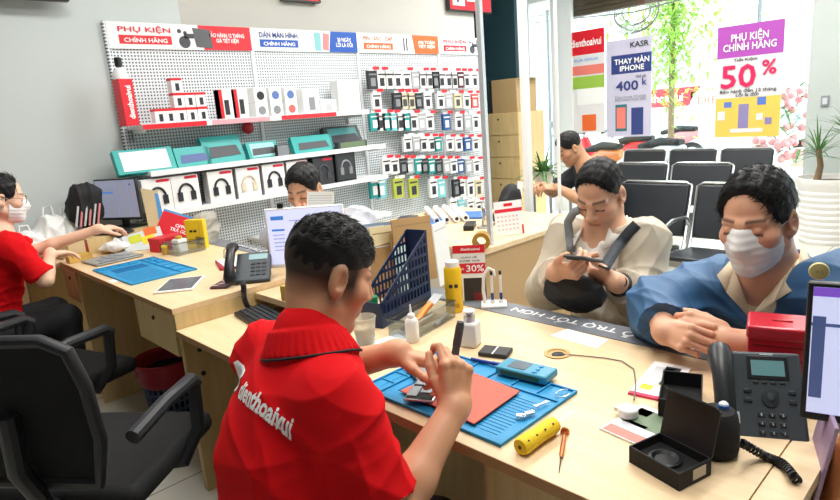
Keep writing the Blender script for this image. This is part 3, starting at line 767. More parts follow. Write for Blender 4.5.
def far_man():
    D = A(.62, .385, -.05)
    c = A(3.37, 2.085, 1.15) + D; R = frame(146, 30, 0)
    J = dict(pel=(3.56, 1.90, .50), chest=(3.52, 1.93, .80), nb=(3.45, 2.00, 1.01), sL=(3.36, 1.83, .96), sR=(3.58, 2.12, .96), eL=(3.18, 1.88, .80), wL=(3.16, 2.06, .88), eR=(3.46, 2.3, .80), wR=(3.24, 2.24, .88))
    J = {k: np.array(v, float) + D for k, v in J.items()}
    p = Person('man in dark T-shirt seated among plants by the glass front, head bowed', c, R, .98, 'c99673', J, .0055)
    hands = [((V3(J['wL']), (-.5, .75, .1), (-.3, -.2, .9), -1), dict(curl=(35, 40, 20))), ((V3(J['wR']), (-.9, .0, .2), (0, .3, .9), 1), dict(curl=(35, 40, 20)))]
    p.body(hands=hands); o = p.build(None)
    p.hair(((0, -.012, .042), (.082, .102, .088)), [((0, .062, .052), (0, 1, -.6)), ((0, 0, .0), (0, .25, -1)), ((0, .06, .02), (0, 1, -.2))], 600, .02, .0025, 6, lambda L: (0, .9, -.1), .12)
    F = Field(); torso(F, p.j['pel'], p.j['chest'], p.j['nb'] - A(0, 0, .015), p.j['sL'], p.j['sR'], .016)
    for q in 'LR': sleeve(F, p.j['s' + q], p.j['e' + q], None, .014, .8, .05)
    p.child('t_shirt', F, mat('charcoal_cotton', '2c3038', .85), .007, folds(.005, 3, 55))
    F = Field(); legs(F, p.j['pel'], [A(3.9, 2.50, .49), A(4.1, 2.68, .49)], [A(3.88, 2.54, .08), A(4.1, 2.72, .08)]); F.ell(p.j['pel'], (.16, .17, .11), None, .05)
    p.child('trousers', F, mat('dark_jeans', '20242e', .85), .01)
    return p
tech, tech_shirt = technician()
beige = customer_beige()
blue = customer_blue()
clerk = woman()
reading = reader()
seated = far_man()
# ================================================================== counters
DZ = .76; LZ = .785; KZ = .70
def rod(g, pts, r, n=8): g.tube([Vector(p) for p in pts], r, n); return g
def grey_strip(par, x0, x1, y0, y1, z, txts):
    o = obj('grey_strip', G().bx(x0, x1, y0, y1, z, z + .0022), mat('grey_strip_print', '75797f', .45), par)
    for (s, yc, ln) in txts:
        text('lettering', s, ln, .062, INK, o, ((x0 + x1) / 2, yc, z + .0028), (0, 0, PI / 2), .015, flat=True)
    return o
fc = thing('repair_counter', 'pale wood repair counter in front of the two customers, with grey lettered strip', 'counter')
obj('worktop', G().bx(.825, 1.62, .282, 1.52, DZ - .025, DZ).bx(1.17, 1.62, 1.52, 2.235, DZ - .025, DZ), WOOD, fc)
obj('edge_band', G().bx(.8235, .825, .282, 1.52, DZ - .0245, DZ - .0005).bx(.825, 1.17, 1.52, 1.5215, DZ - .0245, DZ - .0005), EDGE, fc)
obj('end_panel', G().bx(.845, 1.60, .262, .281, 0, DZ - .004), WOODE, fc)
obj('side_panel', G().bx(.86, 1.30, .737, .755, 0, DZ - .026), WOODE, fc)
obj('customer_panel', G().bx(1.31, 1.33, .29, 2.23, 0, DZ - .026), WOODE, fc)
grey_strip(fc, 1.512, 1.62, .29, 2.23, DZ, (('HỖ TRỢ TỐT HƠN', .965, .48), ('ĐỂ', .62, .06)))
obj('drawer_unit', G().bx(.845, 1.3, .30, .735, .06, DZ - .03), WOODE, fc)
gr = at(557, 354, DZ); o = obj('cable_grommet', G().lathe([(.034, 0), (.036, .003), (.026, .004), (.024, .001)], (gr.x, gr.y, DZ), 28), mat('grommet_tan', 'c9a468', .5), fc)
obj('cable_slot', G().lathe([(.018, 0), (.016, .0025)], (gr.x - .004, gr.y - .006, DZ + .001), 14), BLACK, o)
# neighbouring counter just beyond the joint
nc = thing('side_counter', 'narrow pale wood counter end beyond the dark joint at right', 'counter')
obj('worktop', G().bx(.84, 1.62, .215, .2785, DZ - .025, DZ - .001), WOOD, nc)
obj('side_panel', G().bx(.86, 1.60, .225, .245, 0, DZ - .026), WOODE, nc)
# low keyboard desk
kd = thing('keyboard_desk', 'low pale wood desk holding the keyboard, one step below its neighbours', 'desk')
obj('worktop', G().bx(.825, 1.165, 1.525, 2.24, KZ - .025, KZ), WOOD, kd)
obj('edge_band', G().bx(.8235, .825, 1.525, 2.24, KZ - .0245, KZ - .0005), EDGE, kd)
sp_ = obj('side_panel', G().bx(.84, 1.295, 2.233, 2.240, 0, KZ - .026), WOODE, kd)
for z_ in (.60, .50): obj('bolt_hole', G().cyl((.90, 2.230, z_), (.90, 2.234, z_), .010), DINK, sp_)
obj('back_panel', G().bx(1.145, 1.163, 1.53, 2.23, .25, KZ - .026), WOODE, kd)
# left desk
ld = thing('left_desk', 'long pale wood desk with two drawers carrying the far blue mat and tablet', 'desk')
obj('worktop', G().bx(.825, 1.62, 2.242, 3.76, LZ - .022, LZ), WOOD, ld)
obj('edge_band', G().bx(.8235, .825, 2.242, 3.76, LZ - .0215, LZ - .0005), EDGE, ld)
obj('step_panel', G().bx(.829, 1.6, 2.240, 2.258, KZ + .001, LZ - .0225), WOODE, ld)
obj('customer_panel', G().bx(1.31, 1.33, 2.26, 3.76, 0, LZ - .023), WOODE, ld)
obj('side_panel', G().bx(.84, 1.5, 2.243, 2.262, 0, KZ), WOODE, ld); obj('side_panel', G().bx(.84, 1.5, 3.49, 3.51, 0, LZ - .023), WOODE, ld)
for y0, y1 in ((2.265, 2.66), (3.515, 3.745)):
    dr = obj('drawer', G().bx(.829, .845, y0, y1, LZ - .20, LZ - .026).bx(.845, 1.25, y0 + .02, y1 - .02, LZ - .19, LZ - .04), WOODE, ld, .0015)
    obj('lock', G().cyl((.823, (y0 + y1) / 2, LZ - .075), (.83, (y0 + y1) / 2, LZ - .075), .009, n=14), mat('dark_bronze', '4a3a2c', .4, .8), dr)
grey_strip(ld, 1.512, 1.62, 2.26, 3.74, LZ, (('HỖ TRỢ TỐT HƠN', 2.9, .55),))
cdk = thing('cash_desk', 'pale wood desk under the computer at the far left', 'desk')
obj('worktop', G().bx(.70, 1.62, 3.765, 4.20, LZ - .03, LZ - .005), WOOD, cdk)
obj('side_panel', G().bx(.72, 1.6, 4.16, 4.18, 0, LZ - .031), WOODE, cdk); obj('riser', G().bx(1.0, 1.55, 3.83, 4.18, LZ - .005, LZ + .085), WOODE, cdk)
# display table behind
dt = thing('display_table', 'wooden table end with tan side panel beyond the counter, under the calendar sheet', 'table')
obj('tabletop', G().bx(2.2, 3.2, 1.86, 3.0, .735, .76), WOOD, dt); obj('end_panel', G().bx(2.21, 3.19, 1.87, 1.89, 0, .735), mat('tan_panel', 'b9986c', .6, var=.04), dt); obj('front_panel', G().bx(2.21, 2.23, 1.89, 2.98, 0, .735), mat('cream_panel', 'e8dfcd', .5), dt)

# ================================================================== things on the repair counter
def silicone_mat(label, p0, rz, L, Wd, m, mdk, fine=True):
    """L along local x, Wd along local y; corner at origin"""
    t = thing('repair_mat', label, 'mat', p0, rz)
    obj('base', G().bx(0, L, 0, Wd, 0, .004), m, t, .0015)
    g = G(); h = .0085
    g.bx(0, L, 0, .006, .004, h).bx(0, L, Wd - .006, Wd, .004, h).bx(0, .006, .006, Wd - .006, .004, h).bx(L - .006, L, .006, Wd - .006, .004, h)
    g.bx(.006, L - .006, Wd - .075, Wd - .070, .004, h)
    for k in range(1, 6): g.bx(L * k / 6, L * k / 6 + .005, Wd - .07, Wd - .006, .004, h)
    g.bx(.006, L * .30, Wd - .040, Wd - .036, .004, h)
    obj('rim', g, m, t, .001)
    g = G()
    g.bx(L * .08, L * .085, .04, Wd - .09, .004, .0052)
    for k in range(4): g.bx(.008, .06, .02 + k * .05, .0225 + k * .05, .004, h * .85)
    g.bx(.06, .063, .006, .20, .004, h)
    obj('compartment', g, m, t)
    g = G()
    for k in range(9): g.bx(L * .20 + k * .012, L * .20 + k * .012 + .004, .05, Wd - .1, .004, .0056)
    for k in range(14): g.bx(L * .45, L * .93, .03 + k * .0125, .0312 + k * .0125, .004, .0050)
    obj('ridge', g, mdk, t)
    return t
BLUE = mat('blue_silicone', '1d8fc4', .5, bump=.05); BLUED = mat('blue_silicone_print', '1672a6', .5)
silicone_mat('blue silicone repair mat under the technician\'s hands', (.856, 1.156, DZ), -PI / 2 + math.radians(.5), .45, .30, BLUE, BLUED)
# swap axes so that the tool slots lie on the customer side
rm = tag(obj('red_work_mat', G().prism([(0, 0), (.185, .013), (.205, .235), (.012, .25)], 0, .0035), mat('brick_red_rubber', 'c8604c', .6, bump=.1), None, .001), 'brick-red rubber sheet lying on the near blue repair mat', 'mat'); rm.location = (.886, .798, DZ + .0088)
def phone_open():
    t = thing('opened_phone', 'opened smartphone with its bare metal innards, on the brick-red sheet', 'phone', (.945, 1.0, DZ + .0125), math.radians(-62))
    obj('frame', G().box((0, 0, .004), (.074, .15, .007)), STEEL, t, .004, 3)
    obj('screen', G().box((.0, 0, .0082), (.066, .14, .0016)), mat('dark_glass', '15181c', .15), t, .001)
    g = G()
    for (x, y, a, b) in ((-.018, .03, .026, .06), (.016, .035, .03, .05), (.012, -.02, .034, .04), (-.02, -.035, .022, .05)): g.box((x, y, .0095), (a, b, .002))
    obj('circuit_board', g, mat('board_grey', '9fa4a8', .35, .7), t)
    return t
phone_open()
sc2 = thing('phone_screen', 'detached phone screen lying on the near blue mat behind the technician\'s left hand', 'screen', (1.02, 1.10, DZ + .009), math.radians(-25))
obj('glass', G().box((0, 0, .003), (.068, .14, .005)), BLACK, sc2, .002); obj('metal_back', G().box((0, 0, .0062), (.06, .13, .001)), STEEL, sc2)
def held_driver():
    p0 = at(446, 388, .885 + .0) ; p0 = atd(452, 372, 1.285); p1 = atd(460.5, 323, 1.30)
    d = (p1 - p0).normalized(); q = d.to_track_quat('Z', 'Y')
    t = thing('precision_screwdriver', 'grey precision screwdriver held upright in the technician\'s right hand', 'screwdriver', p0 - d * .03, rot=q.to_euler())
    L = (p1 - p0).length + .03
    obj('handle', G().lathe([(.006, 0), (.0085, .004), (.0085, L * .55), (.0078, L * .6), (.0092, L * .66), (.0092, L * .93), (.008, L)], n=20), mat('graphite_grip', '4b4648', .5, .2, bump=.2), t)
    obj('end_cap', G().lathe([(.0085, L), (.008, L + .004), (.003, L + .0055)], n=20), STEEL, t)
    obj('blade', G().lathe([(.002, -.06), (.003, -.03), (.003, 0)], n=8), STEEL, t)
held_driver()
# small multimeter-like gadget on the mat
gd = thing('tester', 'turquoise gadget with grey screen standing on the back rows of the near blue mat', 'tester', (1.158, .855, DZ + .009), math.radians(-84))
obj('body', G().box((0, 0, .011), (.145, .068, .022)), mat('turquoise_case', '2d8fae', .35), gd, .006, 3); obj('screen', G().box((-.018, 0, .0225), (.05, .044, .002)), mat('grey_lcd', '5f6f78', .2), gd, .001)
obj('battery_label', G().box((.0, -.0345, .011), (.11, .001, .012)), mat('dark_green_label', '27573f', .5), gd)
for k in range(3): obj('button', G().cyl((.034, -.018 + .018 * k, .022), (.034, -.018 + .018 * k, .0245), .006), SKYB, gd)
bp = thing('card_pouch', 'small black pouch with a white band at the back edge of the near blue mat', 'pouch', (1.235, 1.015, DZ + .001), math.radians(-70))
obj('pouch', G().box((0, 0, .006), (.085, .06, .012)), BLACK, bp, .003); obj('band', G().box((.0, .0, .0122), (.004, .062, .001)), WHITE, bp)
pn = thing('pen', 'dark blue marker lying on the back rim of the near blue mat', 'pen', (1.155, .985, DZ + .013), math.radians(-80)); obj('barrel', G().cyl((-.045, 0, 0), (.02, 0, 0), .0042), mat('blue_ink_pen', '1c3f9e', .4), pn); obj('cap', G().cyl((.02, 0, 0), (.045, 0, 0), .0052), mat('blue_ink_pen', '1c3f9e', .4), pn)
for i, (u, v) in enumerate(((521, 417), (530, 414))):
    p = at(u, v, DZ + .009); q = tag(obj('metal_bracket', G().box((0, 0, .003), (.022, .013, .005)).box((.006, 0, .006), (.008, .009, .003)), mat('bright_metal', 'e3e6e8', .25, .8), None, .001), ('small silver bracket on the near blue mat, left one of the two', 'small silver bracket on the near blue mat, right one of the two')[i], 'bracket'); q.location = p; q.rotation_euler.z = i * .5 - 1.0
p = at(541, 405, DZ + .009); g = G()
for a in (0, .35): rod(g, [(-.02 * math.cos(a), -.02 * math.sin(a), .003), (.0, 0, .003), (.022 * math.cos(a), .022 * math.sin(a), .003)], .0016)
q = tag(obj('tweezers', g, STEEL), 'tiny steel tweezers in the right-hand field of the near blue mat', 'tweezers'); q.location = p; q.rotation_euler.z = -.4
p = at(563, 394, DZ + .010); g = G()
rod(g, [(.022 * math.cos(t), .014 * math.sin(t), .002) for t in np.linspace(0, 5, 14)], .0014)
q = tag(obj('wire_ring', g, STEEL), 'curled steel wire in the far right corner of the near blue mat', 'wire'); q.location = p
# yellow tool
a = at(521, 447, DZ + .018); b = at(555, 424, DZ + .018); d = (b - a); L = d.length
yt = thing('yellow_hand_tool', 'yellow foam-gripped tool with a thin steel needle, beside the near blue mat', 'tool', (a.x, a.y, DZ), math.atan2(d.y, d.x))
M0 = Matrix.Translation((0, 0, .0185)) @ Matrix.Rotation(PI / 2, 4, 'Y'); g = G(); g.M = M0
g.lathe([(.004, -.004), (.016, -.003), (.0185, .004), (.0178, L * .3), (.0165, L * .5), (.018, L * .8), (.0165, L * .97), (.008, L + .004)], n=24); obj('grip', g, mat('yellow_foam', 'f1cf22', .7, bump=.3, bscale=150), yt)
g = G(); g.cyl((L, 0, .0185), (L + .075, 0, .0185), .0012, n=8); obj('needle', g, STEEL, yt)
g = G()
for k in range(4): g.ball((.01 + k * L / 4.2, -.012, .031 + .001), .0022, 6)
obj('vent_hole', g, BLACK, yt); obj('end_dot', G().cyl((-.005, 0, .0185), (-.003, 0, .0185), .004), BLACK, yt)
# small copper screwdriver
a = at(565, 431, DZ + .006); b = at(559, 472, DZ + .003); d = b - a; L = d.length
cs = thing('small_screwdriver', 'copper-coloured precision screwdriver lying beside the yellow tool', 'screwdriver', (a.x, a.y, DZ), math.atan2(d.y, d.x))
g = G(); g.M = Matrix.Translation((0, 0, .0055)) @ Matrix.Rotation(PI / 2, 4, 'Y')
g.lathe([(.003, .006), (.0042, .008), (.0042, L * .28), (.0032, L * .3), (.0046, L * .34), (.0046, L * .62), (.002, L * .68)], n=16); obj('handle', g, mat('copper_anodised', 'c7743c', .3, .6), cs)
g = G(); g.M = Matrix.Translation((0, 0, .0055)) @ Matrix.Rotation(PI / 2, 4, 'Y'); g.lathe([(.009, -.002), (.0095, .0), (.0095, .004), (.005, .006)], n=20); g.M = Matrix.Translation((0, 0, .009)); obj('swivel_cap', g, mat('copper_anodised', 'c7743c', .3, .6), cs)
g = G(); g.cyl((L * .68, 0, .0055), (L, 0, .002), .0016, .0006, 8); obj('blade', g, DINK, cs)
# cable from the grommet to the charger
pts = [at(557, 354, DZ + .003), at(575, 355, DZ + .003), at(605, 358, DZ + .003), at(622, 361, DZ + .003), at(634, 369, DZ + .003), at(636, 385, DZ + .004), at(634, 400, DZ + .012)]
tag(obj('charging_cable', rod(G(), pts, .0016, 6), mat('cable_grey', '6e6a66', .5)), 'thin cable running from the round grommet across the counter', 'cable')
ts = tag(obj('price_sheet', G().prism([(0, 0), (.075, -.012), (.062, -.155), (-.012, -.16)], 0, .0008), PAPER), 'white printed slip lying beside the grey lettered strip', 'paper'); ts.location = (1.437, .968, DZ + .0003)
g = G()
for k in range(5): g.box((.008 + .012 * k, -.082, .0012), (.003, .125, .0003))
obj('print_lines', g, mat('pale_print', 'c4c2cc', .7), ts)
# magazines / leaflets
def leaflet(label, p, rz, w_, h_, cols, spine=None):
    t = thing('leaflet', label, 'leaflet', p, rz)
    obj('pages', G().box((0, 0, .002), (w_, h_, .004)), PAPER, t)
    for i, (x, y, a, b, m) in enumerate(cols): obj('print', G().box((x * w_, y * h_, .0042), (a * w_, b * h_, .0004)), m, t)
    if spine is not None: obj('spine', G().box((-w_ / 2, 0, .0026), (.014, h_, .0056)), spine, t, .001)
    return t
PINK = mat('hot_pink_ink', 'e0305c', .5); LIME = mat('lime_ink', 'c8cf3c', .5); PALE = mat('pale_grey_ink', 'c9ccd0', .5); YEL = mat('yellow_ink', 'f3d22e', .5); GREEND = mat('photo_green', '6f8465', .5); SALM = mat('salmon_ink', 'ec7f72', .5)
leaflet('red-spined leaflet with yellow print in front of the clasped hands', (1.335, .585, DZ), math.radians(8), .20, .09, ((.1, .1, .5, .5, PALE), (-.1, -.2, .16, .35, LIME), (-.28, .2, .14, .3, YEL), (.3, -.1, .2, .4, DINK)), PINK)
leaflet('leaflet with dull green photo under the white charger', (1.11, .525, DZ), math.radians(-8), .15, .105, ((.15, 0, .5, .8, GREEND), (-.12, .1, .2, .5, PALE), (-.38, 0, .2, .9, SALM), (.3, .25, .2, .3, LIME)))
p = at(628, 411, DZ + .016); wc = thing('white_charger', 'round white charging puck lying on the green leaflet', 'charger', (p.x, p.y, DZ + .0045)); obj('puck', G().lathe([(.019, 0), (.0215, .003), (.0215, .017), (.019, .02)], n=28), WHITE, wc); obj('plug', G().box((.0, .024, .01), (.012, .012, .009)), STEEL, wc)
# black presentation box with raised lid
def black_box():
    a = at(629, 462, DZ); L = .112; Wd = .085
    t = thing('black_gift_box', 'open black cardboard box with its lid standing up, nearest corner of the counter', 'box', (a.x, a.y, DZ), math.radians(-106)); H = .034; th = .003
    g = G(); g.bx(0, L, 0, th, 0, H).bx(0, L, Wd - th, Wd, 0, H).bx(0, th, th, Wd - th, 0, H).bx(L - th, L, th, Wd - th, 0, H).bx(th, L - th, th, Wd - th, 0, .003); obj('tray', g, BLACKM, t)
    g = G(); g.M = Matrix.Translation((0, Wd, H)) @ Matrix.Rotation(math.radians(-14), 4, 'X'); g.bx(0, L, 0, .004, 0, Wd * 1.0); obj('lid', g, mat('black_card', '1b1c1f', .55), t)
    g = G(); g.M = Matrix.Translation((0, Wd, H)) @ Matrix.Rotation(math.radians(-14), 4, 'X'); g.M = g.M @ Matrix.Translation((0, .002, Wd * 1.0)) @ Matrix.Rotation(math.radians(62), 4, 'X'); g.bx(.004, L - .004, -.0015, .0015, 0, .026); obj('lid_flap', g, BLACKM, t)
    obj('foam_insert', G().bx(.004, L - .004, .004, Wd - .004, .004, .017), mat('black_foam', '0c0c0d', .9), t); obj('insert_ring', G().lathe([(.026, .0), (.03, .004), (.024, .006), (.018, .001)], (L * .45, Wd * .45, .017), 24), BLACK, t)
    obj('sticker', G().box((L + .0004, Wd * .62, .018), (.0006, .034, .02)), mat('beige_sticker', 'cfc7b4', .6), t)
black_box()
# second open black box behind
b2 = thing('black_phone_box', 'shallow open black box lying on the red-spined leaflet', 'box', (1.245, .50, DZ + .006), math.radians(20))
g = G(); W_, D_, H_ = .15, .085, .04; g.bx(-W_ / 2, W_ / 2, -D_ / 2, -D_ / 2 + .003, 0, H_).bx(-W_ / 2, W_ / 2, D_ / 2 - .003, D_ / 2, 0, H_).bx(-W_ / 2, -W_ / 2 + .003, -D_ / 2, D_ / 2, 0, H_).bx(W_ / 2 - .003, W_ / 2, -D_ / 2, D_ / 2, 0, H_).bx(-W_ / 2, W_ / 2, -D_ / 2, D_ / 2, 0, .003); obj('tray', g, BLACKM, b2)
obj('liner', G().bx(-W_ / 2 + .004, W_ / 2 - .004, -D_ / 2 + .004, D_ / 2 - .004, .003, .006), mat('black_foam', '0c0c0d', .9), b2)
# cylinder speaker
p = at(717, 462, DZ); sp = thing('speaker', 'squat black cylindrical speaker behind the open black box', 'speaker', (p.x + .032, p.y + .012, DZ))
obj('body', G().lathe([(.028, 0), (.036, .004), (.039, .02), (.038, .06), (.034, .082), (.028, .09), (.012, .0915)], n=36), mat('black_mesh', '161719', .8, bump=.6, bscale=700), sp)
g = G(); g.box((-.014, .012, .0925), (.016, .012, .002)); obj('label', g, GREY, sp)
cp = thing('eye_drop_cap', 'small white and blue cap on top of the black speaker', 'cap', (p.x + .042, p.y + .006, DZ + .0918)); obj('cap', G().lathe([(.009, 0), (.008, .009), (.004, .012)], n=12), WHITE, cp); obj('blue_ring', G().lathe([(.0095, .001), (.0095, .006)], n=12), mat('bright_blue', '2a6fd0', .4), cp)

# desk phone (IP phone on a stand) - local x right along the face, local -y toward the user, tilted
def key_grid(g, x0, y0, nx, ny, dx, dy, w_, h_, z=0.0):
    for i in range(nx):
        for j in range(ny): g.box((x0 + i * dx, y0 - j * dy, z), (w_, h_, .004))
def ip_phone():
    o_ = Vector((1.175, .305, DZ)); ax = (at(795, 443, DZ + .03) - at(737, 425, DZ + .03)); rz = math.radians(-62)
    c0 = atd(767, 400, 1.24)
    t = thing('desk_phone', 'dark grey desk telephone standing tilted before the red box', 'telephone', (c0.x, c0.y, DZ), rz)
    W_, L_ = .150, .20; tilt = math.radians(54)
    M = Matrix.Translation((0, -.02, c0.z - DZ)) @ Matrix.Rotation(tilt, 4, 'X') @ Matrix.Diagonal((.80, 1.06, 1, 1))
    dk = mat('phone_grey', '3b4349', .5)
    def pb(nm, c, d, m, par, bev=0, seg=2): g = G(); g.M = M; g.box(c, d); return obj(nm, g, m, par, bev, seg)
    body = pb('body', (-.012, 0, 0), (W_ + .03, L_, .026), dk, t, .007, 3)
    pb('screen_bezel', (.0, .068, .0135), (.095, .046, .003), BLACK, t, .002); pb('screen', (.0, .067, .0155), (.076, .030, .001), mat('lcd_teal', '6f9ea3', .25), t)
    pb('brand_mark', (.0, .0945, .0133), (.03, .003, .0008), PALE, t)
    g = G(); g.M = M; key_grid(g, -.024, -.022, 3, 4, .024, .0165, .0165, .0085, .014); obj('keypad', g, mat('key_dark', '252b30', .5), t, .002)
    for j, rowt in enumerate(('123', '456', '789', '*0#')):
        for i, ch in enumerate(rowt):
            text('key_digit', ch, .0034, .0046, PALE, t).matrix_basis = M @ Matrix.Translation((-.024 + i * .024, -.022 - j * .0165, .0164)) @ Matrix.Rotation(-PI / 2, 4, 'X')
    fk = [((x, .022 - k * .018, .014), (.018, .008, .004)) for x in (-.05, .05) for k in range(2)] + [((-.03 + k * .02, .039, .0135), (.014, .005, .003)) for k in range(4)] + [((x, -.089, .0135), (.014, .006, .003)) for x in (-.055, .055)] + [((-.005, -.089, .0135), (.05, .004, .003))]
    for c_, d_ in fk: pb('function_key', c_, d_, mat('key_dark', '252b30', .5), t, .0015)
    g = G(); g.M = M @ Matrix.Translation((0, .012, .0125)); g.lathe([(.020, 0), (.020, .003), (.012, .004)], n=24); obj('navigation_ring', g, mat('key_dark', '252b30', .5), t); g = G(); g.M = M @ Matrix.Translation((0, .012, .0125)); g.lathe([(.008, .004), (.0075, .006), (.003, .0065)], n=16); obj('ok_button', g, dk, t)
    # stand behind
    g = G(); z0 = (c0.z - DZ); g.prismy([(-.06, 0), (.06, 0), (.055, .012), (-.055, .012)], .0, .13); g.M = Matrix.Translation((0, .02, 0)); g.box((0, .04, z0 * .5), (.10, .012, z0), M=Matrix.Rotation(math.radians(-20), 3, 'X')); obj('stand', g, dk, t)
    # handset on its left
    hs = G(); hs.M = M @ Matrix.Translation((-.112, .0, .014))
    hs.tube([(0, -.098, .012), (0, -.08, .02), (0, -.04, .036), (0, .0, .040), (0, .04, .036), (0, .082, .022), (0, .1, .010)], [.022, .030, .026, .024, .025, .031, .026], 16, flat=.68); h_ = obj('handset', hs, mat('handset_black', '26292d', .38), t)
    g = G(); g.M = M @ Matrix.Translation((-.112, .082, .012)); g.lathe([(.024, -.014), (.026, .0), (.022, .006)], n=20); obj('earpiece', g, BLACK, h_); g = G(); g.M = M @ Matrix.Translation((-.112, -.082, .012)); g.lathe([(.022, -.014), (.024, .0), (.020, .006)], n=20); obj('mouthpiece', g, BLACK, h_)
    pb('label', (-.078, -.03, .0145), (.01, .022, .001), PALE, t)
    return t, M
ipp, IPM = ip_phone()
def coil(name, label, pts, r=.006, turns=60, wire=.0028):
    pts = [Vector(p) for p in pts]; N = turns * 8; out = []
    # smooth path
    def pos(t):
        t *= len(pts) - 1; i = min(int(t), len(pts) - 2); f = t - i
        p0, p1, p2, p3 = pts[max(i - 1, 0)], pts[i], pts[i + 1], pts[min(i + 2, len(pts) - 1)]
        return .5 * ((2 * p1) + (p2 - p0) * f + (2 * p0 - 5 * p1 + 4 * p2 - p3) * f * f + (3 * p1 - p0 - 3 * p2 + p3) * f ** 3)
    for i in range(N + 1):
        t = i / N; p = pos(t); d = (pos(min(1, t + .01)) - pos(max(0, t - .01))).normalized()
        a = d.orthogonal().normalized() if i == 0 else (a - d * a.dot(d)).normalized()
        b = d.cross(a); an = 2 * PI * i / 8; out.append(p + (a * math.cos(an) + b * math.sin(an)) * r)
    return tag(obj(name, G().tube(out, wire, 5), BLACK), label, 'cord')
coil('handset_cord', 'coiled black cord hanging over the counter end below the desk telephone', [atd(742, 443, 1.10), at(765, 456, DZ + .009), at(783, 464, DZ + .009), at(795, 478, DZ - .0 + .009), atd(803, 490, 1.13), atd(795, 503, 1.12), atd(800, 452, 1.2)], .0065, 46)
# red metal box
p1 = at(745, 372, DZ + .0); rb = thing('red_tin_box', 'glossy red tin box with a lipped lid behind the desk telephone', 'box', (1.44, .36, DZ), math.radians(-74))
rm_ = mat('glossy_red_tin', 'c91f33', .3, coat=.3)
obj('body', G().bx(-.066, .066, -.05, .05, 0, .155), rm_, rb, .004); obj('lid', G().bx(-.069, .069, -.053, .053, .137, .167), rm_, rb, .006, 3); obj('handle', G().bx(-.02, .02, -.006, .006, .167, .170), rm_, rb, .001)
for z in (.122, .092): obj('groove', G().bx(-.055, .055, -.0512, -.050, z, z + .004), mat('dark_red', '8e1222', .4), rb)
obj('embossed_line', G().bx(-.03, .03, -.0512, -.050, .106, .111), mat('dark_red', '8e1222', .4), rb)
# right-hand monitor seen from the front at the frame's edge
def monitor(label, c, az, w_, h_, face, bez=BLACK, tilt=0, stand=True, zt=DZ, ui=None, roll=0):
    """screen faces azimuth az; c = centre of the screen"""
    t = thing('monitor', label, 'monitor', (c[0], c[1], zt), az + PI / 2)
    z = c[2] - zt; M = Matrix.Translation((0, 0, z)) @ Matrix.Rotation(math.radians(-tilt), 4, 'X') @ Matrix.Rotation(math.radians(roll), 4, 'Y')
    g = G(); g.M = M; g.bx(-w_ / 2 - .008, w_ / 2 + .008, 0, .022, -h_ / 2 - .016, h_ / 2 + .008); g.bx(-w_ * .3, w_ * .3, .022, .045, -h_ * .3, h_ * .3); obj('casing', g, bez, t, .004)
    g = G(); g.M = M; g.bx(-w_ / 2, w_ / 2, -.0008, 0.0005, -h_ / 2, h_ / 2); s = obj('screen', g, face, t)
    for (x, y, a, b, m) in (ui or ()):
        g = G(); g.M = M; g.box((x * w_ / 2, -.0012, y * h_ / 2), (a * w_ / 2, .0006, b * h_ / 2)); obj('window_pane', g, m, s)
    if stand:
        g = G(); g.bx(-.025, .025, .03, .05, .006, z); obj('stand', g, bez, t, .003); g = G(); g.bx(-.10, .10, -.04, .13, 0, .008); obj('foot', g, bez, t, .004)
    return t
SCRL = mat('screen_lilac', 'c9cff2', .3, emit=.55); SCRV = mat('screen_violet', '7a4fc0', .3, emit=.5); SCRN = mat('screen_slate', '4b5a86', .3, emit=.4); SCRD = mat('screen_text', '8c97cc', .3, emit=.4); SCRO = mat('screen_orange', 'e6a27a', .3, emit=.4); SCRG = mat('screen_grey', '8f93a8', .3, emit=.4)
c_ = Vector((1.245, .095, .965))
mr = monitor('monitor with a violet-topped web page cut by the right edge of the photo', c_, math.radians(196), .33, .235, SCRL, ui=[(0, .93, 2, .14, SCRV), (0, .42, 2, .05, SCRN), (-.93, -.1, .12, 1.3, SCRN), (-.62, .16, .2, .16, SCRO)] + [(-.3, .28 - .09 * k, .7, .022, SCRD) for k in range(13)], stand=False, tilt=4)
g = G(); g.bx(-.03, .03, .03, .06, .0, .2); obj('stand', g, BLACK, mr); g = G(); g.bx(-.1, .1, -.02, .13, -.0, .012); obj('foot', g, BLACK, mr)
p = atd(819, 271, 1.12); st = thing('round_charm', 'round yellow charm clipped to the top corner of the right-hand monitor', 'ornament', p, math.radians(196) + PI / 2); g = G(); g.M = Matrix.Rotation(PI / 2, 4, 'X'); g.lathe([(.001, -.003), (.015, -.003), (.017, 0), (.015, .004), (.001, .005)], n=28); obj('disc', g, mat('pale_gold', 'd9cf8e', .4), st); text('mark', 'VUI', .012, .007, EDGE, st, (0, -.006, 0))
# bag of packaging beside the counter end
p = atd(826, 455, 1.12)
bgp = thing('poster_bag', 'clear bag of colourful printed sleeves hanging at the counter end', 'bag', (p.x, p.y, p.z - .13), math.radians(-70))
for i, (m, dx, rz_) in enumerate(((mat('sleeve_lilac', 'b79ab8', .5), -.03, -.2), (mat('sleeve_orange', 'e09a63', .5), -.005, -.1), (mat('sleeve_pink', 'c77f8f', .5), .02, .0), (PAPER, .05, .1))):
    g = G(); g.M = Matrix.Translation((dx, .0, .0)) @ Matrix.Rotation(rz_ + .35, 4, 'Y'); g.bx(-.004, .004, -.06, .06, 0, .22); obj('sleeve', g, m, bgp, .002)
p = atd(835, 470, 1.2); ob = thing('orange_flower_box', 'white carton with an orange flower print at the lower right edge', 'box', (p.x, p.y, p.z - .07), math.radians(-60)); obj('carton', G().bx(-.06, .06, -.04, .04, 0, .12), mat('carton_white', 'd9d7d4', .5), ob); g = G()
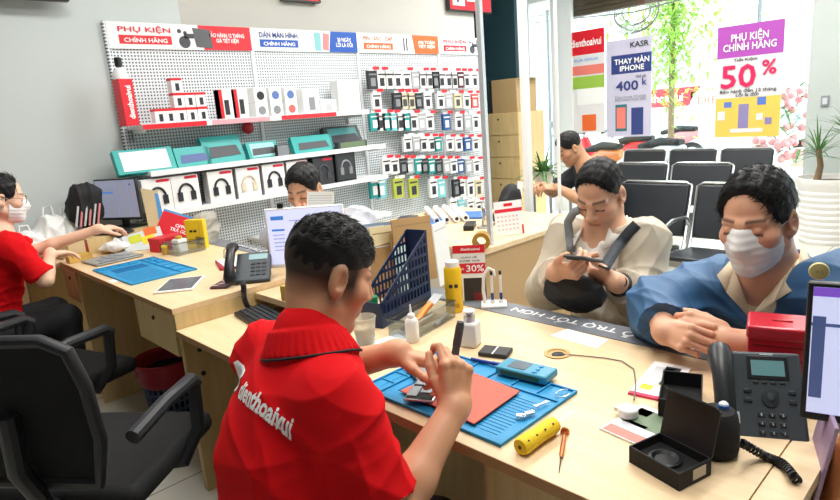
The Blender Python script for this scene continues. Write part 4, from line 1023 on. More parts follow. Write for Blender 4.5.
for k in range(6): g.cyl((.026 * math.cos(k * 1.047), -.0405, .06 + .026 * math.sin(k * 1.047)), (.026 * math.cos(k * 1.047), -.0415, .06 + .026 * math.sin(k * 1.047)), .014, n=14)
obj('flower_print', g, mat('orange_ink', 'e8692c', .5), ob)
# ================================================================== peg wall and its goods
YP = 4.20
def peg_mat():
    m = bpy.data.materials.new('perforated_white_steel'); m.use_nodes = True; nt = m.node_tree; L = nt.links; b = nt.nodes['Principled BSDF']
    tc = nt.nodes.new('ShaderNodeTexCoord'); sx = nt.nodes.new('ShaderNodeSeparateXYZ'); L.new(tc.outputs['Object'], sx.inputs[0])
    def math_(op, a, v):
        n = nt.nodes.new('ShaderNodeMath'); n.operation = op
        for i, q in enumerate((a, v)):
            if q is None: continue
            if isinstance(q, (int, float)): n.inputs[i].default_value = q
            else: L.new(q, n.inputs[i])
        return n.outputs[0]
    def cell(o): return math_('SUBTRACT', math_('FRACT', math_('DIVIDE', o, .021), None), .5)
    a, c_ = cell(sx.outputs['X']), cell(sx.outputs['Z'])
    r = math_('SQRT', math_('ADD', math_('MULTIPLY', a, a), math_('MULTIPLY', c_, c_)), None)
    f = math_('LESS_THAN', r, .28)
    mx = nt.nodes.new('ShaderNodeMix'); mx.data_type = 'RGBA'; L.new(f, mx.inputs['Factor'])
    mx.inputs['A'].default_value = (*lin('e6ebee'), 1); mx.inputs['B'].default_value = (*lin('4b545a'), 1)
    L.new(mx.outputs['Result'], b.inputs['Base Color']); b.inputs['Roughness'].default_value = .4
    return m
PEG = peg_mat(); WSTEEL = mat('white_steel', 'eef0f1', .4)
ORG = mat('orange_ink', 'f08a3c', .5); BLUEI = mat('royal_blue_ink', '1f58b5', .5)
ordn = ('first', 'second', 'third', 'fourth', 'fifth', 'sixth', 'seventh', 'eighth', 'ninth', 'tenth', 'eleventh', 'twelfth', 'thirteenth', 'fourteenth', 'fifteenth', 'sixteenth')
heads = [('PHỤ KIỆN', 'CHÍNH HÃNG', 'BẢO HÀNH 12 THÁNG\nGIÁ TIẾT KIỆM', RED, REDINK, 'red and white', .60), ('DÁN MÀN HÌNH', 'CHÍNH HÃNG', '30 NGÀY\nLỖI LÀ ĐỔI', BLUEI, NAVY, 'blue and white', .70),
         ('PIN - SẠC - CÁP', 'CHÍNH HÃNG', 'AN TOÀN\nTIẾT KIỆM', ORG, ORG, 'orange and white', .65), ('PHỤ KIỆN', 'CHÍNH HÃNG', 'BẢO HÀNH 12 THÁNG\nGIÁ TIẾT KIỆM', RED, REDINK, 'red and white', .60)]
PX0 = 1.435; PW = 1.01
PWA = 1.01
for k in range(4):
    x0 = PX0 + k * 1.01; PW = 1.01 if k < 3 else .66
    t = thing('pegboard_panel', f'white perforated wall panel under the {heads[k][5]} banner, ' + ('leftmost', 'second from the left', 'third from the left', 'rightmost')[k], 'pegboard', (x0, YP, 0), group='perforated wall panels')
    obj('sheet', G().bx(0.004, PW - .004, 0, .012, .1, 1.99), PEG, t)
    g = G(); g.bx(-.014, .014, -.014, .016, 0, 2.15); obj('upright', g, PEG if k == 0 else WSTEEL, t, .002)
    s = thing('header_banner', f'{heads[k][5]} header banner reading {heads[k][0]}, ' + ('at the left end', 'second from the left', 'third from the left', 'at the right end behind the post')[k], 'banner', (x0, YP - .016, 1.985), group='banners along the top of the peg wall')
    obj('board', G().bx(.006, PW - .002, 0, .012, 0, .165), PAPER, s)
    f = heads[k][6]; g = G(); f = f if k < 3 else .90; g.prismy([(PW * f + .03, .001), (PW - .003, .001), (PW - .003, .164), (PW * f, .164)] if k != 1 else [(PW * f, .001), (PW - .003, .001), (PW - .003, .164), (PW * f + .03, .164)], -.0015, 0); obj('colour_field', g, heads[k][3], s)
    text('headline', heads[k][0], .34, .05, heads[k][4], s, (.24, -.003, .122), bold=.02)
    g = G(); g.bx(.07, .41, -.0015, 0, .03, .085); pl = obj('pill', g, heads[k][3], s, .0); text('lettering', heads[k][1], .28, .034, INK, pl, (.24, -.003, .0575), bold=.02)
    if k < 3: text('slogan', heads[k][2], PW * (1 - f) - .13, .082, INK, s, (PW * (f + 1) / 2 + .01, -.003, .084), bold=.02)
    g = G()
    if k in (0, 3):
        g.cyl((.50, -.001, .05), (.50, -.003, .05), .04, n=20); g.box((.535, -.002, .09), (.07, .002, .03)); g.cyl((.47, -.001, .12), (.47, -.003, .12), .014, n=12); g.cyl((.51, -.001, .11), (.51, -.003, .11), .012, n=12)
        obj('earbud_picture', g, mat('charcoal_ink', '45474c', .5), s); obj('box_picture', G().prismy([(.58, .02), (.70, .01), (.69, .135), (.565, .145)], -.003, -.001), mat('charcoal_ink2', '5a5d60', .5), s)
    elif k == 1:
        obj('phone_picture', G().box((.60, -.002, .08), (.06, .002, .14)), mat('pale_teal_ink', '86c5c9', .5), s); obj('phone_picture', G().box((.68, -.002, .08), (.06, .002, .13), M=Matrix.Rotation(.15, 3, 'Y')), mat('rose_ink', 'd98a8c', .5), s)
    else:
        for dx in (0, .035): obj('cable_picture', G().box((.55 + dx, -.002, .08), (.012, .002, .11)), DINK, s)
# shelves
def shelf(label, x0, x1, z, strips):
    t = thing('wall_shelf', label, 'shelf', (x0, YP, z))
    L = x1 - x0; obj('board', G().bx(0, L, -.27, -.002, -.022, 0), WSTEEL, t, .003)
    g = G(); g.bx(0, L, -.276, -.27, -.030, .006); obj('front_lip', g, WSTEEL, t, .001)
    for x in (.03, L - .03): obj('bracket', G().prismy([(x - .002, -.022), (x + .002, -.022), (x + .002, -.10), (x - .002, -.10)], -.03, -.001).bx(x - .002, x + .002, -.22, -.03, -.05, -.022), WSTEEL, t)
    for a, b, m in strips: obj('price_strip', G().bx(a, b, -.2785, -.276, -.028, .002), m, t)
    return t
Z1, Z2, Z3 = 1.497, 1.205, .942
shelf('top white shelf of the peg wall with red price strips', 1.46, 3.30, Z1, ((.0, .42, RED), (.46, .9, mat('pink_strip', 'f0a5ae', .5)), (1.0, 1.5, RED)))
shelf('middle white shelf of the peg wall holding the teal keyboard boxes', 1.46, 3.45, Z2, ())
shelf('lower white shelf of the peg wall holding the white headphone boxes', 1.46, 3.45, Z3, ())
shelf('lowest white shelf of the peg wall behind the reading man', 2.2, 3.45, .62, ())
# goods: a carton standing at x, with printed front
def carton(name, label, cat, x, z, w_, h_, d, m, front=None, y=None, pic=None, tagc=None, grp=None, tilt=0, fsz=.86):
    y = YP - .255 if y is None else y
    t = thing(name, label, cat, (x, y, z + .0015), group=grp)
    R_ = Matrix.Rotation(math.radians(-tilt), 4, 'X')
    g = G(); g.M = R_; g.bx(-w_ / 2, w_ / 2, 0, d, 0, h_); obj('carton', g, m, t, .0015)
    if front is not None: g = G(); g.M = R_; g.bx(-w_ / 2 * fsz, w_ / 2 * fsz, -.0012, 0, h_ * (1 - fsz) / 2, h_ * (1 + fsz) / 2); obj('front_print', g, front, t)
    if pic == 'headphones':
        g = G(); g.M = R_; rod(g, [(.048 * math.cos(a), -.004, h_ * .46 + .058 * math.sin(a)) for a in np.linspace(-.2, PI + .2, 14)], .008, 8)
        for s in (-1, 1): g.box((s * .045, -.004, h_ * .36), (.034, .010, .058))
        obj('headphone_picture', g, tagc or DINK, t, .002)
    elif pic == 'keyboard':
        g = G(); g.M = R_; g.prismy([(-w_ * .38, h_ * .2), (w_ * .42, h_ * .25), (w_ * .36, h_ * .62), (-w_ * .34, h_ * .6)], -.003, -.001); obj('keyboard_picture', g, tagc or DINK, t)
    elif pic == 'ball':
        g = G(); g.M = R_; g.cyl((0, -.003, h_ * .45), (0, -.0008, h_ * .45), min(w_, h_) * .3, n=18); obj('product_picture', g, tagc or DINK, t)
    elif pic == 'bar':
        g = G(); g.M = R_; g.bx(-w_ * .15, w_ * .2, -.003, -.001, h_ * .15, h_ * .65); obj('product_picture', g, tagc or DINK, t)
    return t
PXZ = lambda u, v, y=YP - .26: aty(u, v, y)
# top shelf
x = PXZ(129, 100).x; st = thing('red_standee', 'tall red standing box with vertical white lettering at the left end of the top shelf', 'standee', (x, YP - .22, Z1 + .002), math.radians(6)); obj('column', G().bx(-.042, .042, -.03, .06, 0, .28), RED, st, .002)
text('lettering', 'dienthoaivui', .20, .036, INK, st, (.005, -.032, .14), (0, -PI / 2, 0), .03)
st2 = thing('white_dispenser', 'white bottle with a black knob on top of the red standing box', 'bottle', (x, YP - .19, Z1 + .283)); obj('bottle', G().lathe([(.045, 0), (.045, .03), (.03, .06), (.015, .07)], n=20), WHITE, st2); obj('knob', G().lathe([(.012, .07), (.022, .08), (.022, .125), (.016, .13)], n=16), BLACK, st2)
i = 0
for (u, rows, nm) in ((161, 1, 'far left'), (171, 1, 'second'), (182, 3, 'middle'), (193, 2, 'fourth'), (204, 2, 'right')):
    for r in range(rows):
        carton('adapter_box', f'small white box with red top, {nm} column on the top shelf, ' + ('bottom', 'second', 'uppermost')[r] + ' level', 'box', PXZ(u, 110).x, Z1 + r * .094, .070, .092, .07, PAPER, None, YP - .24, 'bar', grp='small red-topped boxes on the top shelf')
for u, nm in ((161, 0), (171, 0), (182, 0), (193, 0), (204, 0)): pass
for o in [q for q in bpy.data.objects if q.name.startswith('adapter_box')]:
    obj('red_top', G().bx(-.0355, .0355, -.0015, .0705, .078, .0935), RED, o)
for u, nm in ((228, 'left'), (243, 'right')):
    t = carton('phone_holder_box', f'red and white box with dark phone picture, top shelf, {nm} of the pair', 'box', PXZ(u, 110).x, Z1, .095, .20, .07, PAPER, None, YP - .25, 'bar', grp='red and white boxes on the top shelf'); obj('red_side', G().bx(-.0475, -.024, -.0015, .0705, .001, .199), RED, t)
cols = [DINK, mat('denim_ink', '5a78b5', .5), mat('denim_ink', '5a78b5', .5), GREY, GREY, mat('coral_ink', 'e0675f', .5)]
for r in range(2):
    for c_, u in enumerate((263, 278, 293)):
        carton('speaker_box', f'white cube box with round {("dark", "blue", "blue", "grey", "grey", "coral")[(1 - r) * 3 + c_]} picture on the top shelf, {("left", "middle", "right")[c_]} of the {("lower", "upper")[r]} row', 'box', PXZ(u, 110).x, Z1 + r * .104, .10, .102, .09, PAPER, None, YP - .25, 'ball', cols[(1 - r) * 3 + c_], grp='white cube boxes on the top shelf')
carton('router_box', 'white box with red corner label on the top shelf, beside the cube boxes', 'box', PXZ(313, 108).x, Z1, .15, .19, .10, PAPER, None, YP - .25, 'bar', GREY)
carton('flat_white_box', 'low white box on the top shelf in front of the large white box', 'box', PXZ(329, 112).x, Z1, .15, .10, .06, WHITE, None, YP - .262, 'bar', PALE)
carton('large_white_box', 'large plain white box at the right end of the top shelf', 'box', PXZ(352, 108).x + .04, Z1, .22, .25, .10, WHITE, None, YP - .19, None); 
rbt = tag(obj('red_bell', G().ball((0, 0, 0), .045, 12), mat('glossy_red_tin', 'c91f33', .3, coat=.3)), 'round red bell fixed under the top shelf', 'bell'); rbt.location = PXZ(248, 128, YP - .06)
# middle shelf: teal keyboard boxes leaning back
for (u, w_, h_, m, f, pic, lab) in ((149, .37, .16, TEAL, PAPER, None, 'long teal box with white front at the left end of the middle shelf'), (197, .24, .14, TEAL, None, 'keyboard', 'teal box with a slate blue keyboard picture, second on the middle shelf'), (229, .29, .20, TEAL, None, 'keyboard', 'largest teal box with a dark keyboard picture, tilted, third on the middle shelf'),
                                    (268, .25, .13, TEAL, mat('pale_teal', '9fd6d3', .5), 'keyboard', 'teal box with pale front behind the small black box on the middle shelf'), (318, .36, .14, TEAL, None, 'keyboard', 'long teal box with a grey keyboard picture right of the small black box')):
    carton('keyboard_box', lab, 'box', PXZ(u, 160).x, Z2, w_, h_, .05, m, f, YP - .235, pic, mat('slate_ink', '51659a', .5) if u == 197 else mat('charcoal_ink', '45474c', .5), 'teal keyboard boxes on the middle shelf', 22, .80)
carton('mouse_box', 'small black box on the middle shelf in front of the teal boxes', 'box', PXZ(283, 152).x, Z2, .11, .085, .03, BLACK, GREY, YP - .268)
carton('keyboard_pack', 'large dark box leaning at the right end of the middle shelf', 'box', PXZ(352, 140).x, Z2, .36, .20, .05, mat('charcoal_card', '3a3d40', .5), mat('teal_edge', '3b8f92', .5), YP - .2, 'keyboard', DINK, None, 25, .8)
carton('slim_black_box', 'slim dark box lying in front at the right end of the middle shelf', 'box', PXZ(353, 150).x, Z2, .30, .055, .05, mat('charcoal_card', '3a3d40', .5), GREEND, YP - .268, None)
# lower shelf: headphone boxes
dk = mat('charcoal_ink', '45474c', .5); cream = mat('cream_ink', 'e3d6bd', .6)
for u, m, pc, lab in ((157, PAPER, DINK, 'first white headphone box from the left, half hidden behind the red folder'), (186, PAPER, DINK, 'white headphone box with upright black headphones, second from the left on the lower shelf'), (222, PAPER, DINK, 'white headphone box with black headphones, third from the left on the lower shelf'), (250, PAPER, cream, 'white headphone box with cream headphones on the lower shelf'), (276, PAPER, DINK, 'white headphone box with black headphones right of the cream one'),
                      (300, PAPER, dk, 'white headphone box behind the reading man\'s head'), (326, mat('dark_card', '37393d', .5), dk, 'dark headphone box with grey print right of the reading man\'s head')):
    t = carton('headphone_box', lab, 'box', PXZ(u, 185).x, Z3, .185, .215, .085, m, None, YP - .25, 'headphones', pc, 'headphone boxes on the lower shelf')
    obj('red_label', G().bx(0, .085, -.0015, 0, .19, .208), REDINK, t)
    obj('black_side', G().bx(.0925, .101, .002, .085, .001, .214), BLACK, t)
carton('gaming_box', 'black gaming headset box with red top at the right end of the lower shelf', 'box', PXZ(347, 170).x, Z3, .20, .24, .09, mat('near_black_card', '1d1e20', .5), mat('charcoal_card', '3a3d40', .5), YP - .25, 'headphones', GREY)
for u, lab in ((330, 'left'), (352, 'right')):
    carton('flat_case', f'flat pale box on the lowest shelf, {lab} one of the two', 'box', PXZ(u, 215).x, .62, .22, .05, .15, PAPER, PALE, YP - .26)
# hanging packs on the right-hand panels
pal = {'w': ('white', PAPER, DINK), 'g': ('grey', mat('pack_grey', 'b4b7ba', .5), PAPER), 'k': ('black', mat('pack_black', '2a2c30', .45), GREY), 't': ('teal', mat('pack_teal', '1f9c99', .5), PAPER), 'b': ('blue', mat('pack_blue', '2a5796', .5), PAPER), 'r': ('red', mat('pack_red', 'd8544c', .5), PAPER),
       'c': ('cream', mat('pack_cream', 'e6d9b9', .5), dk), 'm': ('maroon', mat('pack_maroon', '5d1f2a', .5), PAPER), 'a': ('aqua', mat('pack_aqua', '7fd0d6', .5), PAPER), 'y': ('yellow-green', mat('pack_lime', 'b7c04a', .5), DINK)}
rowsP = [(80, .135, [(372, 'k'), (381, 'w'), (389, 'w'), (397, 'w'), (406, 'w'), (415, 'g'), (422, 'w'), (429, 'w'), (435, 'k'), (441, 'w'), (448, 'w'), (454, 'w'), (460, 'm'), (466, 'w'), (474, 'w')]),
         (101, .125, [(376, 'w'), (397, 'k'), (404, 'c'), (411, 'c'), (418, 'k'), (427, 'w'), (440, 'w'), (448, 'g'), (457, 'c'), (466, 'w'), (474, 'r')]),
         (122, .135, [(374, 't'), (380, 'w'), (386, 't'), (393, 'a'), (400, 'w'), (406, 't'), (413, 'w'), (421, 'g'), (429, 'w'), (446, 'b'), (458, 'w'), (467, 'g'), (475, 'w')]),
         (144, .12, [(407, 'w'), (416, 'g'), (423, 'w'), (431, 'w'), (437, 't'), (449, 'w'), (458, 'w'), (467, 'b'), (475, 'w')]),
         (166, .125, [(386, 'w'), (394, 'w'), (403, 'k'), (409, 'g'), (418, 't'), (424, 'k'), (431, 't'), (438, 'k'), (446, 'g'), (453, 'w'), (460, 'b'), (468, 'g'), (476, 'w')]),
         (188, .16, [(374, 't'), (381, 'a'), (398, 'y'), (413, 'y'), (433, 'w'), (441, 'a'), (456, 'k'), (461, 'w'), (470, 'w'), (478, 'c')]),
         (207, .14, [(453, 'w'), (461, 'a'), (470, 'w'), (478, 'w')])]
rs = random.Random(5)
for r, (v, h0, its) in enumerate(rowsP):
    for i, (u, k) in enumerate(its):
        p = aty(u, v, YP - .12); nm, mb, mp = pal[k]; w_ = .104 if k != 'y' else .12; h_ = h0 * 1.12
        g = G(); g.box((0, 0, 0), (w_, .028, h_)); g.mi = 1; g.box((.0, -.0145, -h_ * .12), (w_ * .5, .002, h_ * .45)); g.box((0, -.0145, h_ * .3), (w_ * .8, .002, h_ * .08))
        g.mi = 2; g.box((0, .0, h_ / 2 + .011), (w_ * .5, .003, .022))
        t = obj('accessory_pack', g, [mb, mp, PAPER], None)
        tag(t, f'{nm} pack hanging {ordn[i]} from left in the {ordn[r]} row of the peg wall', 'pack', f'packs hanging in the {ordn[r]} row of the peg wall')
        t.location = p
        h = obj('peg_hook', rod(G(), [(0, .12, h_ / 2 + .016), (0, -.05, h_ / 2 + .016), (0, -.065, h_ / 2 + .022)], .0025, 5), STEEL, t)
        obj('price_tag', G().box((0, -.066, h_ / 2 + .016), (.07, .002, .026)), RED if rs.random() < .75 else PAPER, h)
# framed red boxes high on the wall, dark screen corner
p = aty(312, 0, YB - .05); fr = thing('red_light_box', 'red framed sign high on the wall, only its lower edge in view', 'sign', (p.x, YB - .06, p.z - .02)); obj('frame', G().bx(-.28, .08, 0, .05, .0, .4), mat('dark_frame', '2c2428', .4), fr); obj('panel', G().bx(-.26, .06, -.003, 0, .012, .39), RED, fr)
p = aty(460, 8, YB - .05); fr = thing('red_picture_board', 'red board with white product pictures high on the wall beside the post', 'sign', (p.x, YB - .06, p.z - .03)); obj('frame', G().bx(-.17, .5, 0, .05, .0, .45), mat('dark_frame', '2c2428', .4), fr); obj('panel', G().bx(-.155, .48, -.003, 0, .014, .44), RED, fr)
obj('picture', G().bx(-.12, .06, -.006, -.003, .05, .4), PAPER, fr); obj('picture', G().bx(-.06, -.03, -.009, -.006, .08, .13), DINK, fr); obj('picture', G().bx(.10, .3, -.006, -.003, .1, .4), PAPER, fr)
p = aty(69, 2, 4.1); tv = thing('wall_screen', 'dark screen high on the wall, only its lower right corner in view', 'television', (p.x, 4.08, p.z - .0)); obj('casing', G().bx(-1.0, .0, 0, .05, .0, .6), mat('dark_frame', '2c2428', .4), tv, .006); obj('panel', G().bx(-.98, -.02, -.002, 0, .02, .58), mat('dark_glass', '15181c', .15), tv); obj('bracket', G().bx(-.6, -.4, .05, .135, .2, .4), BLACK, tv)
# ================================================================== waiting area, glass front, street
XF = 7.1
FRW = mat('white_frame', 'eef0ef', .4)
gl = glass('clear_glass', 'f6fbfa', .04)
def y_at(u, X=XF): return atx(u, 100, X).y
# pillar right
yp = atx(811, 60, 7.0).y
struct('wall_front', G().bx(6.95, 7.25, yp - 2.6, yp, 0, 3.2), mat('pillar_grey', 'bcc4c1', .7, var=.04))
sw = atx(825, 101, 6.94); t = thing('wall_switch', 'small square socket plate on the grey pillar', 'switch', (6.945, sw.y, sw.z)); obj('plate', G().bx(-.012, .004, -.035, .035, -.05, .05), GREY, t, .003); obj('rocker', G().bx(-.016, -.012, -.02, .02, -.03, .03), mat('pale_grey_ink', 'c9ccd0', .5), t)
# front frames: verticals, header, shutter box
y0 = yp; y1 = y_at(559); ymid = y_at(566)
w1 = thing('window_1', 'glass', 'window'); del w1['label']; del w1['category']; w1['kind'] = 'structure'
obj('frame', G().bx(XF - .03, XF + .03, y1 - .22, y1, 0, 3.0).bx(XF - .02, XF + .02, y0, y1, .0, .06), FRW, w1)
obj('pane', G().bx(XF - .004, XF + .004, y0, y1 - .22, .06, 3.0), gl, w1)
hd = atx(618, 8, XF).z
struct('trim_2', G().bx(XF - .05, XF + .10, yp, 6.4, hd + .25, 3.2), mat('white_plastic', 'f0f0ee', .4))
sh = thing('roller_shutter', 'brown rolled metal shutter above the glass front', 'shutter', (XF + .06, 0, 0)); obj('slats', G().bx(0, .12, y_at(705), y1 - .02, hd, hd + .06).bx(.01, .13, y_at(705), y1 - .02, hd + .06, hd + .12).bx(0, .12, y_at(705), y1 - .02, hd + .12, hd + .25), mat('brown_steel', '6a5546', .5, var=.1), sh, .01)
struct('trim_3', G().bx(XF - .04, XF + .04, y1 + .005, y1 + .08, 0, 3.2), FRW)
struct('window_2', G().bx(XF - .004, XF + .004, y1 + .08, 6.4, 0, 3.0), gl)
struct('trim_4', G().bx(XF - .03, XF + .03, y1 + .42, y1 + .52, 0, 3.2), FRW)
# posters on the glass (face into the shop)
def poster(label, u0, u1, v0, v1, X, fn):
    a = atx(u0, v0, X); b = atx(u1, v1, X); w_ = abs(a.y - b.y); h_ = abs(a.z - b.z)
    t = thing('window_poster', label, 'poster', (X, (a.y + b.y) / 2, min(a.z, b.z)), -PI / 2)
    obj('sheet', G().bx(-w_ / 2, w_ / 2, 0, .004, 0, h_), fn['bg'], t)
    for i_, (nm, x, z, a_, b_, m) in enumerate(fn.get('boxes', ())): obj(nm, G().bx((x - a_ / 2) * w_, (x + a_ / 2) * w_, -.0015 - .0008 * i_, 0, (z - b_ / 2) * h_, (z + b_ / 2) * h_), m, t)
    for s, x, z, a_, b_, m in fn.get('texts', ()): text('lettering', s, a_ * w_, b_ * h_, m, t, (x * w_, -.012, z * h_), bold=.018)
    return t
PURP = mat('magenta_purple_ink', 'b04bb5', .5); LILAC = mat('lilac_paper', 'c9c6dc', .6); MAG = mat('magenta_ink', 'e0195c', .5); GOLD = mat('gold_ink', 'f6c95c', .5); PGRY = mat('pale_paper', 'e4e2e4', .6); IND = mat('indigo_ink', '2f3f80', .5); BLU2 = mat('cornflower_ink', '5a7fd0', .5); LAV = mat('lavender_ink', '8f86b5', .5)
poster('tall poster with purple top reading 50% on the glass front', 718, 779, 28, 136, XF - .009, dict(bg=PGRY,
    boxes=(('purple_band', 0, .86, 1, .28, PURP), ('gold_field', 0, .18, 1, .36, GOLD), ('phone_picture', -.05, .19, .16, .22, LAV), ('platform', .0, .06, .5, .035, PGRY), ('gadget_picture', -.3, .3, .12, .05, BLU2), ('gadget_picture', .22, .32, .13, .07, BLU2), ('gadget_picture', -.4, .2, .12, .08, PGRY), ('gadget_picture', .33, .14, .1, .06, LAV), ('gadget_picture', .2, .18, .1, .06, PGRY)),
    texts=(('PHỤ KIỆN\nCHÍNH HÃNG', 0, .86, .8, .17, INK), ('Tiết Kiệm', -.05, .695, .36, .04, DINK), ('50', -.15, .55, .54, .21, MAG), ('%', .31, .61, .22, .13, MAG), ('Bảo hành đến 12 tháng\nLỗi là đổi', 0, .405, .86, .075, DINK))))
poster('lilac-grey poster offering a screen change for 400k on the glass front', 606, 651, 42, 136, XF - .009, dict(bg=LILAC,
    boxes=(('navy_band', .06, .75, .88, .19, IND), ('phone_picture', -.16, .2, .26, .28, mat('deep_teal_ink', '2f6f78', .5)), ('phone_screen', -.16, .2, .2, .22, SALM), ('phone_picture', .2, .16, .26, .28, IND)),
    texts=(('KASR', .25, .935, .4, .055, DINK), ('THAY MÀN\nIPHONE', .08, .75, .76, .14, INK), ('Chỉ từ', .28, .615, .22, .03, DINK), ('400', -.02, .53, .5, .1, IND), ('k', .36, .56, .1, .07, IND), ('Thay trong 15 phút\nBảo hành trọn đời', .05, .4, .7, .06, GREY))))
ps = poster('white poster with red top lettered in white at the left of the glass front', 569, 605, 33, 132, XF - .009, dict(bg=PGRY, boxes=(('red_band', 0, .885, 1, .23, RED), ('pink_band', 0, .62, 1, .09, SALM), ('green_picture', 0, .5, 1, .12, mat('leaf_green_ink', '9cc24a', .5)), ('white_picture', .1, .36, .8, .16, PAPER), ('orange_picture', .05, .1, .4, .16, mat('orange_ink', 'f08a3c', .5))), texts=(('dienthoaivui', 0, .885, .86, .075, INK), ('SUA CHUA', 0, .72, .7, .025, SKYB))))
# slim posts of the inner glass screen
def post(name, label, u, X, r, z1=3.2, m=FRW):
    p = atx(u, 150, X); t = thing(name, label, 'post', (p.x, p.y, 0)); obj('shaft', G().bx(-r, r, -r, r, 0, z1), m, t, .003); obj('foot_plate', G().bx(-r * 1.8, r * 1.8, -r * 1.8, r * 1.8, 0, .008), m, t); return t
post('glass_post', 'slim silver post rising at the right end of the peg wall', 486, 2.33, .013, m=mat('silver_paint', 'c9cdd0', .35, .4))
post('white_post', 'white post between the locker stack and the glass front', 527, 3.45, .024)
post('thin_post', 'very thin white post just left of the far seated man', 558.5, 3.30, .0085)
# lockers
lk = thing('locker_stack', 'stack of pale wooden lockers with keyholes below the cardboard box', 'cabinet', (5.62, 0, 0))
a = atx(518, 112, 5.62); b = atx(489, 112, 5.62); zt = a.z; hh = .25
obj('body', G().bx(.012, .5, a.y, b.y + .05, 0, zt), WOODE, lk)
for k in range(int(zt / hh)):
    d = obj('door', G().bx(0, .012, a.y + .004, b.y + .046, zt - hh * (k + 1) + .004, zt - hh * k - .004), WOODE, lk, .001); kp = atx(498, 118, 5.62); obj('keyhole', G().cyl((-.003, kp.y, zt - hh * k - .07), (.0, kp.y, zt - hh * k - .07), .012), DINK, d)
bb = atx(516, 78, 5.64); ba = atx(491, 78, 5.64); cb = thing('cardboard_box', 'brown cardboard box standing on top of the locker stack', 'box', (5.64, 0, zt + .001)); obj('carton', G().bx(.0, .38, bb.y, ba.y, 0, bb.z - zt), mat('cardboard', 'b79a6c', .8, var=.06), cb, .003); obj('shaded_side', G().bx(-.002, .3, ba.y, ba.y + .03, .01, bb.z - zt - .01), mat('box_shadow_side', '2e261c', .9), cb)  # near-black side piece: shade of the carton put into its colour
obj('flap', G().bx(.0, .38, bb.y - .05, bb.y + .0, bb.z - zt - .006, bb.z - zt), mat('cardboard', 'b79a6c', .8, var=.06), cb)
# calendar sheet and bag at the table end
p = aty(510, 215, 1.95); cl = thing('calendar_sheet', 'white calendar sheet with red bands standing on the wooden table end', 'calendar', (p.x, 1.95, .762), math.radians(-28))
w_ = .165; h_ = .185; g = G(); g.M = Matrix.Rotation(math.radians(-8), 4, 'X'); g.bx(-w_ / 2, w_ / 2, 0, .003, 0, h_); obj('sheet', g, PAPER, cl)
for z, a_, b_, m, nm in ((.165, .05, .016, RED, 'logo_band'), (.135, .16, .018, REDINK, 'red_band')): g = G(); g.M = Matrix.Rotation(math.radians(-8), 4, 'X'); g.bx(-a_ / 2, a_ / 2, -.001, 0, z - b_ / 2, z + b_ / 2); obj(nm, g, m, cl)
g = G(); g.M = Matrix.Rotation(math.radians(-8), 4, 'X'); g.bx(.07, .081, -.001, 0, .0, .05); obj('red_corner', g, REDINK, cl)
for r in range(4):
    g = G(); g.M = Matrix.Rotation(math.radians(-8), 4, 'X')
    for c_ in range(6): g.bx(-.07 + c_ * .022, -.058 + c_ * .022, -.0008, 0, .03 + r * .023, .038 + r * .023)
    obj('date_row', g, mat('rose_print', 'e5b9be', .6), cl)
obj('support', G().bx(-.03, .03, .02, .06, 0, .10), WHITE, cl)
p = aty(508, 183, 2.2); F_ = Field(); F_.ell((p.x, 2.2, .85), (.09, .06, .09), None, .03); F_.ell((p.x + .03, 2.2, .93), (.06, .05, .06), None, .05); F_.ell((p.x - .03, 2.2, .80), (.1, .07, .05), None, .05)
V, Q = F_.mesh(.006, folds(.006, 31, 70)); bgk = npmesh('shoulder_bag', V, Q, mat('black_bag_fabric', '141517', .7, bump=.3), None, None, A(p.x, 2.2, .762)); bgk.location = (p.x, 2.2, .762); tag(bgk, 'crumpled black bag behind the calendar sheet', 'bag')
g = G(); g.box((.06, -.04, .19), (.05, .003, .09), M=Matrix.Rotation(.2, 3, 'Y')); obj('white_receipt', g, PAPER, bgk)

# waiting benches facing the counter
pad = mat('black_pad', '24292e', .42, bump=.1); silver = mat('bench_silver', 'c4c9cc', .25, .9)
def bench(label, x, y, n, yaw=0, w_=.56):
    t = thing('waiting_bench', label, 'bench', (x, y, 0), yaw, 'waiting benches')
    L = n * w_
    def seat(k):
        y0 = -k * w_
        g = G(); g.tube([(-.02, y0 - .02, .42), (-.05, y0 - .02, .40), (.40, y0 - .02, .37), (.44, y0 - .02, .42), (.55, y0 - .02, .80), (.56, y0 - .06, .82), (.56, y0 - w_ + .06, .82), (.55, y0 - w_ + .02, .80), (.44, y0 - w_ + .02, .42), (.40, y0 - w_ + .02, .37), (-.05, y0 - w_ + .02, .40), (-.02, y0 - w_ + .02, .42)], .011, 8); fr = obj('seat_frame', g, silver, t)
        g = G(); g.box((.18, y0 - w_ / 2, .40), (.44, w_ - .07, .03), M=Matrix.Rotation(math.radians(4), 3, 'Y')); obj('seat', g, pad, t, .008)
        g = G(); g.box((.50, y0 - w_ / 2, .63), (.028, w_ - .07, .36), M=Matrix.Rotation(math.radians(16), 3, 'Y')); obj('backrest', g, pad, t, .008)
        g = G(); g.box((.518, y0 - w_ / 2, .63), (.006, w_ - .05, .38), M=Matrix.Rotation(math.radians(16), 3, 'Y')); obj('back_plate', g, silver, t)
    for k in range(n): seat(k)
    for k in range(n + 1):
        y0 = -k * w_; obj('armrest', rod(G(), [(.47, y0, .55), (.40, y0, .60), (.18, y0, .615), (.05, y0, .59), (.04, y0, .45), (.12, y0, .37)], .014, 8), silver, t)
    obj('beam', G().bx(.18, .24, -L, 0, .30, .35), silver, t, .004)
    for y0 in (-.25, -L + .25): obj('leg', rod(G(), [(.21, y0, .30), (.21, y0, .05), (.21, y0, .03)], .022, 8).tube([(-.05, y0, .02), (.5, y0, .02)], .016, 8), silver, t)
    return t
